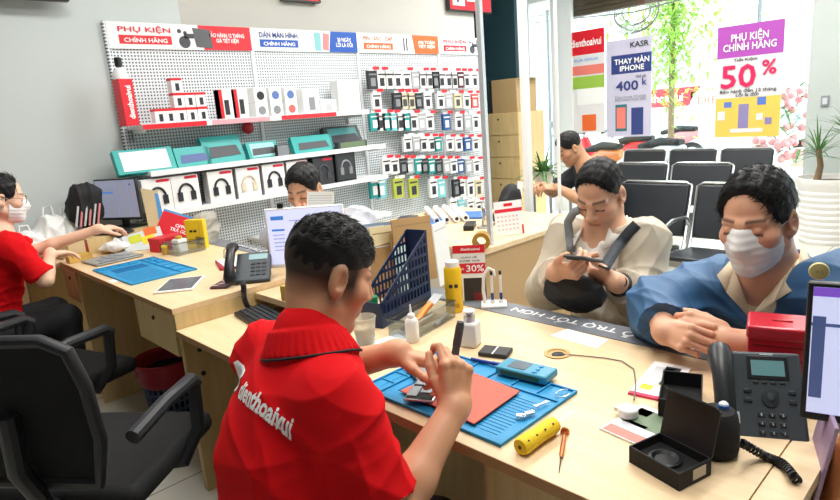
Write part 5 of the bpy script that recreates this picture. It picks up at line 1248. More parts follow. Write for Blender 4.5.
def bench_at(label, u, v, n, k0, yaw=0):
    """place the bench so that the top left corner of its back (seen from the counter) shows where the photo has it"""
    d = ray(u, v); s = (.82 - CAMP.z) / d.z; p = CAMP + d * s
    return bench(label, p.x - .55, p.y + k0 * .56, n, yaw)
bench_at('nearest black and silver waiting bench behind the man in the beige jacket', 620, 181, 2, 0)
bench_at('black and silver waiting bench in the middle row, behind the man in navy blue', 671, 163, 2, 1)
bench_at('rearmost black and silver waiting bench nearest the glass front', 623, 150, 3, 0)
# plants
leafm = mat('leaf_green', '4c7a3a', .5, var=.25, vscale=20); leafl = mat('light_leaf_green', '8fc24a', .5, var=.2, vscale=20); bark = mat('bark', '8c7358', .8, bump=.5)
def blade(g, base, d, L, w_, droop, up=Vector((0, 0, 1))):
    d = d.normalized(); s = d.cross(up); s = s.normalized() if s.length > .01 else Vector((1, 0, 0)); prev = None
    for i in range(6):
        t = i / 5; p = base + d * L * t + Vector((0, 0, -droop * t * t * L)); ww = w_ * (1 - t) ** .7 * (.6 + .8 * min(1, t * 3)) * .6 + .0004
        a, b, c_ = g.v(p + s * ww), g.v(p - s * ww), g.v(p - d.cross(s) * ww * .35 * -1)
        if prev: g._f([prev[0], prev[2], c_, a]); g._f([prev[2], prev[1], b, c_])
        prev = (a, b, c_)
pp = at(826, 232, 0.0); pot = thing('planter', 'large white ribbed planter with a spiky two-stemmed plant by the grey pillar', 'planter', (6.45, at(826, 232, 0.0).y * 6.45 / at(826, 232, 0).x, 0))
pz = 1.435 - (1.435) * 6.45 / pp.x; pot.location.z = max(0, 0)
PR = .26; prof = [(PR * .80, 0)]
for k in range(9): prof += [(PR * (.84 + .016 * k), .03 + k * .055), (PR * (.80 + .016 * k), .05 + k * .055)]
prof += [(PR * 1.0, .53), (PR * 1.05, .56), (PR * 1.05, .60), (PR * .95, .60), (PR * .92, .56)]
obj('pot', G().lathe(prof, n=40), mat('white_ceramic', 'eceae6', .5, var=.03), pot); obj('soil', G().lathe([(PR * .93, .555), (.01, .57)], n=24), mat('soil', '6b5a48', .9, bump=.5), pot)
for j, (dx, dy, hh_, nl) in enumerate(((.03, -.11, .48, 60), (-.02, .10, .30, 42))):
    tr = obj('stem', rod(G(), [(dx, dy, .55), (dx + .02, dy - .02, .55 + hh_ * .5), (dx, dy, .55 + hh_)], [.032, .026, .022], 10), bark, pot); g = G()
    for k in range(nl):
        a = rs.uniform(0, 6.28); e = rs.uniform(-.1, 1.4); blade(g, Vector((dx, dy, .55 + hh_ - rs.uniform(0, .08))), Vector((math.cos(a) * math.cos(e), math.sin(a) * math.cos(e), math.sin(e))), rs.uniform(.26, .44), .013, rs.uniform(.1, .5))
    o = obj('foliage', g, leafm, tr, smooth=True)
def pot_plant(label, p, r, h, n, L, w_, m, potm, zbase=0.0, stand=None):
    t = thing('potted_plant', label, 'plant', (p.x, p.y, zbase)); obj('pot', G().lathe([(r * .75, 0), (r, h), (r * 1.05, h), (r * .9, h), (r * .85, h * .85)], n=20), potm, t); g = G()
    for k in range(n):
        a = rs.uniform(0, 6.28); e = rs.uniform(.1, 1.45); blade(g, Vector((rs.uniform(-.3, .3) * r, rs.uniform(-.3, .3) * r, h * .85)), Vector((math.cos(a) * math.cos(e), math.sin(a) * math.cos(e), math.sin(e))), L * rs.uniform(.6, 1.15), w_, rs.uniform(.2, .9))
    obj('foliage', g, m, t); return t
wht = mat('white_ceramic', 'eceae6', .5, var=.03)
p = atx(543, 168, 4.9); sst = thing('plant_stand', 'wooden plant shelf on dark legs beside the far seated man', 'stand', (4.9, p.y, 0)); obj('shelf_board', G().bx(-.2, .2, -.22, .26, p.z - .2, p.z - .17), WOOD, sst); 
for x_, y_ in ((-.17, -.19), (.17, -.19), (-.17, .23), (.17, .23)): obj('leg', rod(G(), [(x_, y_, 0), (x_, y_, p.z - .2)], .014), GREY, sst)
pot_plant('bushy green plant on the wooden plant shelf', atx(543, 160, 4.9), .10, .14, 70, .34, .022, leafm, wht, p.z - .168)
q = atx(545, 232, 4.2); pot_plant('low green plant below the plant shelf, left of the seated man', atx(546, 225, 4.2), .14, .26, 46, .36, .03, leafm, wht, 0)
q = atx(586, 215, 4.0); pot_plant('light green leafy plant beside the far seated man\'s arm', q, .12, .24, 40, .34, .03, leafl, wht, 0)
q = at(688, 240, 0); pot_plant('small plant with yellow-green leaves on the floor behind the beige jacket', atx(689, 215, 3.35), .09, .16, 24, .5, .05, leafl, wht, 0)

# ------------------------------------------------------------------ the street
struct('street_ground', G().bx(XF + .02, 26, -14, 22, -.25, -.05), mat('pavement', 'cfccc6', .8, var=.06, vscale=3))
bl = thing('white_shop_house', 'bright white shop house across the street with pale awnings', 'building', (15.5, 0, -.05))
obj('facade', G().bx(0, .4, -12, 20, 0, 9), mat('white_facade', 'f4f4f2', .7), bl)
for k in range(6):
    y_ = -8 + k * 4.6; obj('shop_window', G().bx(-.04, 0, y_, y_ + 3.2, .5, 2.6), mat('pale_glass_shop', 'b9c9d2', .3), bl); obj('shutter_panel', G().bx(-.03, 0, y_ + .2, y_ + 2.9, 3.6, 5.6), mat('pale_shutter', 'd5e4e6', .6), bl)
a = atx(677, 98, 15); s_ = thing('street_sign', 'slanted red shop sign across the street between the two posters', 'sign', (13.6, atx(665, 98, 13.6).y, atx(665, 98, 13.6).z), -PI / 2); obj('board', G().prismy([(-.9, -.2), (.5, -.2), (.75, .2), (-.9, .2)], 0, .08), RED, s_); text('lettering', 'dienthoaivui', 1.1, .18, INK, s_, (-.15, -.01, 0)); obj('bracket', G().bx(-.6, -.5, .08, 1.9, -.05, .05), GREY, s_)
s_ = thing('street_banner', 'pale street banner with pink lettering left of the 50% poster', 'banner', (13.6, atx(705, 100, 13.6).y - .9, atx(695, 101, 13.6).z), -PI / 2); obj('board', G().bx(-1.2, 1.2, 0, .06, -.2, .2), PAPER, s_); text('lettering', 'DIEN THOAI VUI', 2.1, .17, SALM, s_, (0, -.01, 0)); obj('bracket', G().bx(-.1, .1, .06, 1.9, -.05, .05), GREY, s_)
# tree
tp = atx(672, 60, 11.0); tr = thing('street_tree', 'light green street tree seen through the glass between the posters', 'tree', (11.0, tp.y, -.05)); obj('trunk', rod(G(), [(0, 0, 0), (.05, .02, 2), (0, 0, 4.2)], [.06, .05, .03], 10), bark, tr); g = G()
for k in range(2400):
    a_ = rs.uniform(0, 6.28); rr = abs(rs.gauss(0, .55)); z_ = rs.gauss(3.0, .8); c_ = Vector((rr * math.cos(a_), rr * math.sin(a_), z_)); d = Vector((rs.gauss(0, 1), rs.gauss(0, 1), rs.gauss(0, .6))); blade(g, c_, d, .16, .045, .3)
obj('foliage', g, mat('sunlit_leaf', 'a9cf5c', .5, var=.2, vscale=8), tr)
pp_ = atx(634, 12, 9.75); pole = thing('utility_cables', 'tangled bundle of overhead cables at the top of the glass front', 'cables', (9.75, pp_.y, pp_.z)); g = G()
for k in range(12): rod(g, [((.05 * math.sin(k)), (.20 + .022 * k) * math.cos(t_) , (.14 + .018 * k) * math.sin(t_)) for t_ in np.linspace(0, 6.28, 22)], .007, 5)
obj('cable_coil', g, mat('cable_grey', '6e6a66', .5), pole); g = G()
for k in range(4): rod(g, [(0, -9, .7 + .15 * k), (0, 0, .1 * k), (0, 9, .6 + .17 * k)], .014, 5)
obj('overhead_wire', g, mat('cable_grey', '6e6a66', .5), pole)
# canopy over the pavement
cn = thing('street_awning', 'pale ribbed awning roof outside above the glass front', 'awning', (XF + .3, 0, 0)); g = G(); g.M = Matrix.Translation((0, 0, 3.25)) @ Matrix.Rotation(math.radians(7), 4, 'Y'); g.bx(0, 2.2, atx(700, 20, XF).y, 6.4, 0, .04); obj('roof_sheet', g, mat('cream_sheet', 'd9d6c6', .6), cn); g = G()
for y_, x_ in ((atx(700, 20, XF).y + .1, 2.0), (6.2, 2.0)): obj('pole', rod(G(), [(x_, y_, -.05), (x_, y_, 3.0)], .03), GREY, cn)
# motorbikes parked outside
def scooter(label, x, y, rz, m):
    t = thing('motor_scooter', label, 'scooter', (x, y, -.05), rz, 'scooters parked outside')
    for wx in (-.62, .62):
        g = G(); g.tube([(wx + .22 * math.cos(a_), 0, .28 + .22 * math.sin(a_)) for a_ in np.linspace(0, 2 * PI, 22, endpoint=False)], .05, 8, closed=True); w__ = obj('wheel', g, BLACKM, t); obj('hub', G().cyl((wx, -.04, .28), (wx, .04, .28), .14), GREY, w__)
    obj('body', G().tube([(-.75, 0, .70), (-.45, 0, .66), (-.1, 0, .48), (.15, 0, .36), (.38, 0, .46), (.50, 0, .85)], [.06, .15, .16, .10, .12, .07], 12), m, t); obj('seat', G().tube([(-.7, 0, .80), (-.35, 0, .80), (.0, 0, .74)], [.08, .13, .07], 12, flat=.6), BLACKM, t)
    obj('handlebar', rod(G(), [(.46, -.32, .98), (.52, -.1, 1.0), (.52, .1, 1.0), (.46, .32, .98)], .02), BLACK, t); obj('mirror', G().cyl((.5, .3, 1.16), (.47, .3, 1.16), .06), GREY, t); obj('fork', rod(G(), [(.5, 0, .95), (.62, 0, .28)], .03), STEEL, t)
    return t
for u, X, rz, m, lab in ((588, 8.5, 1.2, mat('scooter_orange', 'd9763c', .3), 'orange scooter outside, behind the left red-topped poster'), (612, 9.75, 1.7, RED, 'red scooter outside, below the lilac poster'), (640, 9.0, 1.4, WHITE, 'white scooter outside between the posters'), (662, 12.2, 1.5, mat('scooter_rose', 'd98b92', .3), 'rose-coloured scooter outside, right of the lilac poster'), (795, 8.9, 1.3, mat('scooter_pale', 'dccabb', .3), 'pale scooter outside, right of the 50% poster')):
    scooter(lab, X, atx(u, 140, X).y, rz, m)
fb = atx(790, 100, 8.2); fl = thing('flower_bush', 'pink and orange flowers outside, right of the 50% poster', 'flowers', (8.2, fb.y, -.05)); obj('pot', G().lathe([(.2, 0), (.26, .5), (.22, .5)], n=20), wht, fl); g = G(); g2 = G()
for k in range(120):
    c_ = Vector((rs.gauss(0, .16), rs.gauss(0, .16), rs.uniform(.6, fb.z + .25)))
    if k % 2: blade(g, c_, Vector((rs.gauss(0, 1), rs.gauss(0, 1), rs.gauss(.3, .6))), .2, .03, .3)
    else: g2.ball(c_, .045, 6)
obj('foliage', g, leafm, fl); obj('blossom', g2, mat('pink_blossom', 'e9a0a4', .6, var=.3), fl)['kind'] = 'stuff'
# ================================================================== things on the left desk
silicone_mat('blue silicone repair mat on the far left desk beside the tablet', (.858, 3.30, LZ), -PI / 2 + math.radians(1), .52, .31, BLUE, BLUED)
tb = thing('tablet', 'white-framed tablet with a dark screen at the front edge of the left desk', 'tablet', tuple((at(153, 295, LZ) + at(188, 293, LZ) + at(174, 277, LZ) + at(206, 277, LZ)) / 4), math.radians(-38))
obj('frame', G().box((0, 0, .004), (.165, .235, .007)), mat('rose_white', 'efe6e0', .35), tb, .004); obj('screen', G().box((0, 0, .0078), (.142, .195, .001)), mat('slate_screen', '3c4450', .12), tb)
obj('home_button', G().cyl((0, -.107, .0078), (0, -.107, .0084), .006), PALE, tb)
a = at(226, 284, LZ); ph = thing('patterned_phone', 'dark phone with a reddish patterned case at the right end of the left desk', 'phone', (a.x, a.y, LZ), math.radians(-52)); obj('case', G().box((0, 0, .0045), (.075, .155, .009)), mat('maroon_case', '4a2730', .5), ph, .004)
g = G()
for k in range(5): g.box((-.02 + .01 * (k % 3), -.05 + .025 * k, .0094), (.02, .012, .0006), .6)
obj('pattern', g, mat('rose_print', 'e5b9be', .6), ph)
a = at(226, 266, LZ); nb = thing('notepad', 'red-edged notepad with papers and a coiled wire on it', 'notepad', (a.x + .04, a.y, LZ), math.radians(-20)); obj('cover', G().box((0, 0, .006), (.15, .21, .012)), mat('crimson_cover', 'a61f33', .5), nb, .002)
for k, (dx, dy, r_) in enumerate(((.01, .01, .1), (.03, -.03, -.2), (.06, .02, .35))): obj('sheet', G().box((dx, dy, .0128 + .001 * k), (.14, .19, .0008), r_), PAPER, nb)
a = at(224, 258, LZ + .016); wr = tag(obj('loose_wire', rod(G(), [(.0, 0, .0), (.03, .05, .03), (.08, .07, .045), (.12, .02, .03), (.15, -.06, .01), (.12, -.1, .003)], .0022, 6), DINK), 'loose dark wire looping over the red-edged notepad', 'wire'); wr.location = a
pa = tag(obj('paper_corner', G().prism([(0, 0), (.10, .0), (.13, .14), (.0, .06)], 0, .0006), PAPER), 'white paper sticking out under the far blue mat', 'paper'); pa.location = (.835, 2.93, LZ + .0002)
a = at(104, 258, LZ); po = thing('zip_pouch', 'grey see-through pouch lying on the wooden box at the far desk', 'pouch', (1.02, 3.50, LZ + .002), .1); obj('pouch', G().box((0, 0, .006), (.25, .22, .010)), mat('smoky_plastic', '9da0a0', .25), po, .005)
for k in range(3): obj('content', G().box((-.06 + .06 * k, .02 * (k - 1), .0115), (.04, .12, .003), .3 * k), GREY, po)
obj('zip', G().box((0, -.105, .012), (.24, .006, .002)), DINK, po)
wbx = thing('wooden_tray', 'small yellow-wood box corner at the end of the left desk', 'tray', (.90, 3.66, LZ + .001), .05); obj('side', G().bx(-.06, .06, -.03, .03, 0, .035), mat('yellow_wood', 'd9b45c', .5, var=.1), wbx, .002); obj('top_tape', G().bx(-.05, .05, -.02, .02, .035, .037), YEL, wbx)
V, Q = Field().ell((0, 0, .03), (.10, .09, .03), None, .02).ell((.06, .05, .04), (.05, .05, .03), None, .03).mesh(.006, folds(.006, 41, 70)); o = npmesh('plastic_bag', V, Q, WHITE); o.location = (1.12, 3.74, LZ); tag(o, 'small crumpled white plastic bag between the clerk and the clear tray', 'bag')
# clear trays and boxes
def clear_box(label, p, rz, w_, d_, h_, th=.003):
    t = thing('clear_box', label, 'box', p, rz); g = G(); g.bx(-w_ / 2, w_ / 2, -d_ / 2, d_ / 2, 0, th).bx(-w_ / 2, w_ / 2, -d_ / 2, -d_ / 2 + th, th, h_).bx(-w_ / 2, w_ / 2, d_ / 2 - th, d_ / 2, th, h_).bx(-w_ / 2, -w_ / 2 + th, -d_ / 2 + th, d_ / 2 - th, th, h_).bx(w_ / 2 - th, w_ / 2, -d_ / 2 + th, d_ / 2 - th, th, h_); obj('walls', g, CLEAR, t)
    g = G(); g.bx(-w_ / 2 - .003, w_ / 2 + .003, -d_ / 2 - .003, -d_ / 2 + .004, h_ - .006, h_).bx(-w_ / 2 - .003, w_ / 2 + .003, d_ / 2 - .004, d_ / 2 + .003, h_ - .006, h_).bx(-w_ / 2 - .003, -w_ / 2 + .004, -d_ / 2, d_ / 2, h_ - .006, h_).bx(w_ / 2 - .004, w_ / 2 + .003, -d_ / 2, d_ / 2, h_ - .006, h_); obj('rim', g, glass('clear_rim', 'dfe6e8', .25), t); return t
ct = thing('leaning_tray', 'white translucent tray with coloured stickers leaning beside the red box', 'tray', (1.24, 3.60, LZ + .001), math.radians(-30)); M_ = Matrix.Rotation(math.radians(-50), 4, 'X') @ Matrix.Rotation(math.radians(-14), 4, 'Y'); g = G(); g.M = M_; g.bx(-.11, .11, 0, .006, 0, .15); obj('panel', g, mat('milky_plastic', 'cfd6d4', .35), ct, .002)
for x_, z_, m in ((-.04, .10, LIME), (.03, .07, YEL), (.05, .13, ORG)): g = G(); g.M = M_; g.bx(x_ - .035, x_ + .035, -.002, 0, z_ - .03, z_ + .03); obj('sticker', g, m, ct)
g = G(); g.bx(-.12, .12, -.02, .15, 0, .004); obj('base', g, mat('milky_plastic', 'dfe4e2', .35), ct)
rx = thing('red_card_box', 'small red box beside the leaning tray on the left desk', 'box', (1.31, 3.47, LZ + .001), .3); obj('carton', G().bx(-.08, .08, -.045, .045, 0, .075), RED, rx, .002); obj('dark_end', G().bx(-.081, -.03, -.046, -.044, .004, .045), mat('navy_card', '22304f', .5), rx); obj('lid', G().bx(-.083, .083, -.048, .048, .06, .078), mat('shop_red_lid', 'd42a37', .4), rx, .002)
clear_box('clear plastic box behind the far blue mat', (1.33, 3.27, LZ + .001), .1, .17, .14, .07); clear_box('shallow clear plastic box right of the small red box', (1.43, 3.42, LZ + .001), -.1, .14, .12, .05)
a = at(181, 252, LZ); bt = thing('white_canister', 'small white square canister behind the far blue mat', 'canister', (a.x, a.y, LZ + .001), .3); obj('canister', G().bx(-.03, .03, -.03, .03, 0, .075), WHITE, bt, .006); obj('cap', G().lathe([(.018, .075), (.018, .09), (.01, .092)], n=16), mat('mustard_cap', 'd1a73a', .4), bt)
a = at(173, 255, LZ); bt = thing('amber_jar', 'small amber-capped jar beside the white canister', 'jar', (a.x - .02, a.y + .05, LZ + .001)); obj('jar', G().lathe([(.016, 0), (.018, .03), (.014, .04)], n=16), mat('amber', 'c79a3a', .3), bt); obj('lid', G().lathe([(.017, .04), (.017, .052), (.01, .053)], n=16), YEL, bt)
a = at(199, 248, LZ); yb = thing('yellow_glue_box', 'tall yellow box with black marks in front of the clear bag', 'box', (a.x, a.y, LZ + .001), math.radians(-52)); obj('carton', G().bx(-.055, .055, -.02, .02, 0, .165), mat('glue_yellow', 'f0c81a', .45), yb, .002)
g = G(); g.bx(-.03, -.012, -.0212, -.0198, .095, .107).bx(-.006, .012, -.0212, -.0198, .095, .107); obj('black_mark', g, BLACK, yb); g = G(); g.bx(.028, .03, -.0212, -.0198, .01, .155); obj('fold_line', g, EDGE, yb); obj('lettering_band', G().bx(-.045, .02, -.0212, -.0198, .03, .06), mat('ochre_ink', 'c99a12', .5), yb)
V, Q = Field().ell((0, 0, .08), (.085, .05, .085), None, .02).ell((.0, .0, .16), (.07, .03, .03), None, .05).mesh(.006, folds(.007, 43, 55)); V[:, 2] = np.maximum(V[:, 2], 0); o = npmesh('clear_bag', V, Q, mat('frosted_bag', 'dcd9cf', .3, trans=.55, ior=1.1)); o.location = (a.x + .10, a.y + .085, LZ + .001); tag(o, 'frosted plastic bag standing behind the yellow glue box', 'bag')
# folder behind
fo = thing('red_folder', 'red folder with white lettering leaning behind the clear boxes', 'folder', (1.42, 3.62, LZ + .001), math.radians(-35)); M_ = Matrix.Rotation(math.radians(-25), 4, 'X') @ Matrix.Rotation(math.radians(24), 4, 'Y'); g = G(); g.M = M_; g.bx(-.14, .12, 0, .01, .03, .17); obj('cover', g, RED, fo, .002); g = G(); g.M = M_; g.bx(-.14, .12, .0, .012, .17, .182); obj('edge', g, SKYB, fo)
text('lettering', 'OPPO\nTRẢ GÓP', .12, .05, INK, fo).matrix_basis = M_ @ Matrix.Translation((0, -.002, .09))
cbd = thing('cardboard_sheet', 'pale cardboard sheet leaning behind the computer screen at far left', 'cardboard', (1.36, 3.90, LZ + .086), math.radians(-30)); M_ = Matrix.Rotation(math.radians(-14), 4, 'X'); g = G(); g.M = M_; g.prismy([(.02, 0), (.12, 0), (.10, .22), (.0, .25)], 0, .006); obj('sheet', g, mat('pale_cardboard', 'd9c49a', .7), cbd); g = G(); g.M = M_; g.prismy([(.09, .0), (.12, .0), (.10, .20), (.08, .21)], -.002, 0); obj('blue_print', g, SKYB, cbd)
# computer of the clerk
cm = atd(117, 199, 3.78); monitor('computer screen with a grey window, turned to the clerk in red', cm, math.radians(208), .31, .235, SCRG, ui=[(-.5, .35, .7, .08, mat('screen_azure', '3e7fd0', .3, emit=.4)), (.0, 0, .02, 1.9, SCRD), (.6, 0, .02, 1.9, SCRD), (.75, .75, .1, .1, SCRN)], zt=LZ + .085)
kbm = thing('clerk_keyboard', 'black keyboard under the hand of the clerk in red', 'keyboard', (1.14, 3.90, LZ + .0855), math.radians(-60)); obj('case', G().box((0, 0, .008), (.30, .10, .016)), BLACK, kbm, .004); g = G(); key_grid(g, -.13, .035, 13, 4, .0215, .022, .017, .017, .0175); obj('keys', g, mat('key_dark', '252b30', .5), kbm)
# bags at the far left
V, Q = Field().ell((0, 0, .12), (.10, .08, .13), None, .03).ell((.02, .0, .21), (.08, .07, .06), None, .05).mesh(.007, folds(.008, 51, 60)); V[:, 2] = np.maximum(V[:, 2], 0); cbk = aty(82, 200, 4.04)
o = npmesh('black_handbag', V, Q, mat('black_bag_fabric', '141517', .7, bump=.3)); o.location = (cbk.x, cbk.y - .02, LZ + .13); tag(o, 'black bag with striped lower half behind the computer screen at far left', 'bag')
for k in range(6): obj('stripe', rod(G(), [(-.085 + .024 * k, -.074 - .004 * (k % 2), .02), (-.07 + .024 * k, -.078, .08), (-.05 + .024 * k, -.066, .14)], .006, 6), (PALE, mat('rose_ink', 'd98a8c', .5))[k % 2], o)
rk = thing('red_pouch', 'dull red pouch at the foot of the black bag', 'pouch', (cbk.x + .03, cbk.y - .15, LZ + .0)); obj('pouch', G().bx(-.13, .13, -.05, .05, 0, .075), mat('brick_red', 'a3423c', .6), rk, .02, 3); obj('zip', G().bx(-.1, .1, -.051, -.049, .05, .056), DINK, rk)
for i_, (u, v, d, sx, sz, lab) in enumerate(((47, 238, 4.05, .15, .17, 'large white plastic bag piled behind the clerk\'s arm'), (64, 220, 4.10, .09, .16, 'upright white plastic bag with handles beside the black bag'), (20, 236, 4.0, .12, .12, 'white plastic bag just behind the clerk in red'))):
    c_ = aty(u, v, d); zb = .762 + .02; V, Q = Field().ell((0, 0, sz * .5), (sx, .10, sz * .5), None, .03).ell((sx * .2, .0, sz), (sx * .5, .06, sz * .45), None, .06).mesh(.008, folds(.010, 60 + i_, 50))
    o = npmesh('plastic_bag', V, Q, mat('white_bag_film', 'e9ebe9', .35)); o.location = (c_.x, c_.y, zb); tag(o, lab, 'bag', 'white plastic bags at the far left')
    h = obj('bag_handle', rod(G(), [(sx * .2 - .03, 0, sz * 1.35), (sx * .2 - .02, 0, sz * 1.7), (sx * .2 + .02, 0, sz * 1.7), (sx * .2 + .03, 0, sz * 1.35)], .008, 6), mat('white_bag_film', 'e9ebe9', .35), o)
sd = thing('side_table', 'pale side table under the white bags at the far left', 'table', (.2, 3.92, 0)); obj('tabletop', G().bx(-.7, .48, -.1, .27, .73, .76), WOOD, sd)
for x_ in (-.66, .44): obj('leg', G().bx(x_ - .02, x_ + .02, -.08, .25, 0, .73), WOODE, sd)
cbs = thing('cardboard_pack', 'yellowish cardboard packet under the clerk\'s far arm', 'box', (.98, 3.86, LZ + .0), 0); obj('carton', G().bx(-.09, .0, -.05, .06, 0, .12), mat('pale_cardboard', 'd9c49a', .7), cbs, .003); obj('flap', G().bx(-.092, .002, -.052, -.045, .09, .121), mat('tan_panel', 'b9986c', .6), cbs)
# desk phone at the step
def small_phone():
    a = at(263, 285, LZ); t = thing('office_phone', 'black office telephone at the corner of the left desk', 'telephone', (1.235, 2.34, LZ), math.radians(-40)); M = Matrix.Translation((0, 0, .055)) @ Matrix.Rotation(math.radians(38), 4, 'X')
    g = G(); g.M = M; g.box((.0, 0, 0), (.15, .16, .022)); b = obj('body', g, mat('phone_grey', '3b4349', .5), t, .006); g = G(); g.M = M; g.box((.02, .05, .012), (.08, .03, .003)); obj('screen', g, mat('lcd_teal', '6f9ea3', .25), t)
    g = G(); g.M = M; key_grid(g, .0, .015, 3, 4, .024, .02, .017, .011, .0125); obj('keypad', g, mat('key_dark', '252b30', .5), t)
    g = G(); g.bx(-.06, .06, -.0, .07, 0, .06); obj('stand', g, BLACK, t, .004)
    g = G(); g.M = M @ Matrix.Translation((-.085, .0, .02)); g.tube([(0, -.10, .014), (0, -.08, .025), (0, -.03, .048), (0, .04, .05), (0, .085, .03), (0, .105, .015)], [.018, .027, .021, .021, .028, .02], 14, flat=.75); obj('handset', g, BLACK, t)
    return t
small_phone()
coil('telephone_cord', 'coiled black cord of the office telephone hanging over the desk step', [(1.13, 2.25, LZ + .03), (1.115, 2.22, LZ + .01), (1.11, 2.215, KZ + .05), (1.12, 2.20, KZ + .012), (1.17, 2.19, KZ + .012)], .009, 26, .0035)
# monitor facing the technician
cm = atd(306, 236, 2.62); m2 = monitor('white-framed monitor with a lilac page standing behind the technician\'s head', cm, math.radians(222), .33, .24, SCRL, bez=WHITE, ui=[(-.72, .72, .34, .14, mat('screen_azure', '3e7fd0', .3, emit=.4)), (-.72, .28, .34, .07, mat('screen_azure', '3e7fd0', .3, emit=.4)), (.2, .6, 1.2, .03, SCRD), (.2, -.9, 1.6, .06, SCRN)] + [(-.72, .1 - .14 * k, .3, .03, SCRD) for k in range(5)], zt=DZ, stand=True)
g = G(); g.M = Matrix.Translation((-.10, .0, cm.z - DZ + .135)); g.box((0, .01, .004), (.025, .02, .02)); obj('webcam', g, BLACK, m2)
yx = thing('yellow_carton', 'small yellow carton behind the technician\'s neck beside the keyboard', 'box', (1.215, 1.99, DZ + .001), .2); obj('carton', G().bx(-.035, .035, -.05, .05, 0, .06), mat('mustard_card', 'cfa93e', .5), yx, .002); obj('flap', G().bx(-.036, .036, -.051, -.048, .045, .061), YEL, yx)
kb = thing('keyboard', 'black computer keyboard on the low desk behind the technician\'s neck', 'keyboard', (1.085, 1.985, KZ), math.radians(-98)); obj('case', G().box((0, 0, .009), (.42, .135, .018)), BLACK, kb, .006)
for r_, (y_, n_) in enumerate(((.048, 15), (.026, 15), (.005, 14), (-.016, 14), (-.037, 12))):
    g = G(); key_grid(g, -.195, y_, n_, 1, .026, .02, .021, .017, .0195); obj('key_row', g, mat('key_dark', '252b30', .5), kb, .0015)
a = AD(320, 203, 2.62); shp = thing('paper_sheet', 'sheet of printed paper held up by the reading man', 'paper', a, math.radians(-70)); M_ = Matrix.Rotation(math.radians(-18), 4, 'X'); g = G(); g.M = M_; g.bx(-.07, .07, 0, .001, -.05, .05); obj('sheet', g, mat('ruled_paper', 'f2f0e8', .7), shp)
for k in range(7): g = G(); g.M = M_; g.bx(-.062, .062, -.0006, 0, -.035 + .011 * k, -.032 + .011 * k); obj('printed_line', g, SKYB if k == 0 else PALE, shp)

# ================================================================== middle of the counter
cu = thing('plastic_cup', 'clear plastic cup on the counter in front of the technician\'s chin', 'cup', tuple(at(366, 344, DZ)), 0); g = G(); prof = [(.026, 0), (.027, .002), (.037, .085), (.039, .087), (.0375, .089), (.036, .086), (.0255, .004)]; g.lathe(prof, n=28, cap=False); obj('wall', g, mat('frosted_cup', 'e9e4d6', .3, trans=.6, ior=1.15), cu); obj('drink', G().lathe([(.024, .003), (.032, .055)], n=24), mat('milky_drink', 'e6dcc6', .4), cu)
gb = thing('green_bottle', 'small bright green box standing behind the plastic cup', 'box', tuple(at(373, 320, DZ)), -.6); obj('carton', G().bx(-.022, .022, -.014, .014, 0, .085), mat('emerald', '2fae74', .45), gb, .003); obj('dark_end', G().bx(-.0225, -.004, -.0145, -.013, .03, .06), DINK, gb)
for i_, (u, v, r_, lab) in enumerate(((352, 350, .4, 'white paper lying beside the plastic cup, nearest the technician\'s chin'), (386, 344, -.2, 'white paper strip lying between the cup and the squeeze bottle'))):
    t = tag(obj('loose_paper', G().box((0, 0, .001 + .0002 * i_), (.14, .09, .0015)), PAPER), lab, 'paper'); t.location = at(u, v, DZ); t.rotation_euler.z = r_
sq = thing('squeeze_bottle', 'white squeeze bottle with a pointed nozzle in front of the navy file holder', 'bottle', tuple(at(413, 341, DZ)), 0); obj('bottle', G().lathe([(.019, 0), (.021, .003), (.021, .062), (.017, .072), (.011, .076)], n=24), mat('frosted_white', 'e8eae8', .35), sq); obj('nozzle', G().lathe([(.012, .075), (.011, .086), (.004, .092), (.0018, .118)], n=16), WHITE, sq)
# navy perforated file holder
def file_holder():
    a = at(383, 329, DZ); b = at(437, 299, DZ); d = b - a; L = .30
    t = thing('file_holder', 'navy blue slotted file holder with a slanting top edge on the counter', 'holder', (a.x, a.y, DZ), math.atan2(d.y, d.x)); nv = mat('navy_plastic', '1d3157', .45)
    top = lambda x: .085 + (x / L) ** 1.0 * .185
    for nm, y0 in (('side_panel', 0), ('side_panel', .085)):
        g = G(); g.bx(0, L, y0, y0 + .003, 0, .045).bx(0, .012, y0, y0 + .003, .045, top(.006)).bx(L - .012, L, y0, y0 + .003, .045, top(L - .006))
        g.prismy([(0, top(0) - .014), (L, top(L) - .014), (L, top(L)), (0, top(0))], y0, y0 + .003)
        for r_ in range(5):
            z_ = .075 + r_ * .035
            x0 = max(0, (z_ + .012 - .085) / .185 * L)
            if x0 < L - .02: g.bx(x0, L, y0, y0 + .003, z_, z_ + .010)
        n_ = 15
        for k in range(n_):
            x_ = L * (k + .5) / n_; zt_ = top(x_) - .004; g.prismy([(x_ - .004, .04), (x_ + .003, .04), (x_ + .003 - .012 * 0, zt_), (x_ - .004, zt_)], y0, y0 + .003)
        obj(nm, g, nv, t)
    obj('base', G().bx(0, L, .003, .085, 0, .003), nv, t); obj('back', G().bx(L - .003, L, .003, .085, 0, top(L)), nv, t); obj('front', G().bx(0, .003, .003, .085, 0, top(0)), nv, t)
    return t
file_holder()
kraft = mat('kraft_card', 'b08a57', .75, var=.05); mint = mat('mint_card', 'cfe6dd', .6); creamc = mat('cream_card', 'e2cfa2', .7)
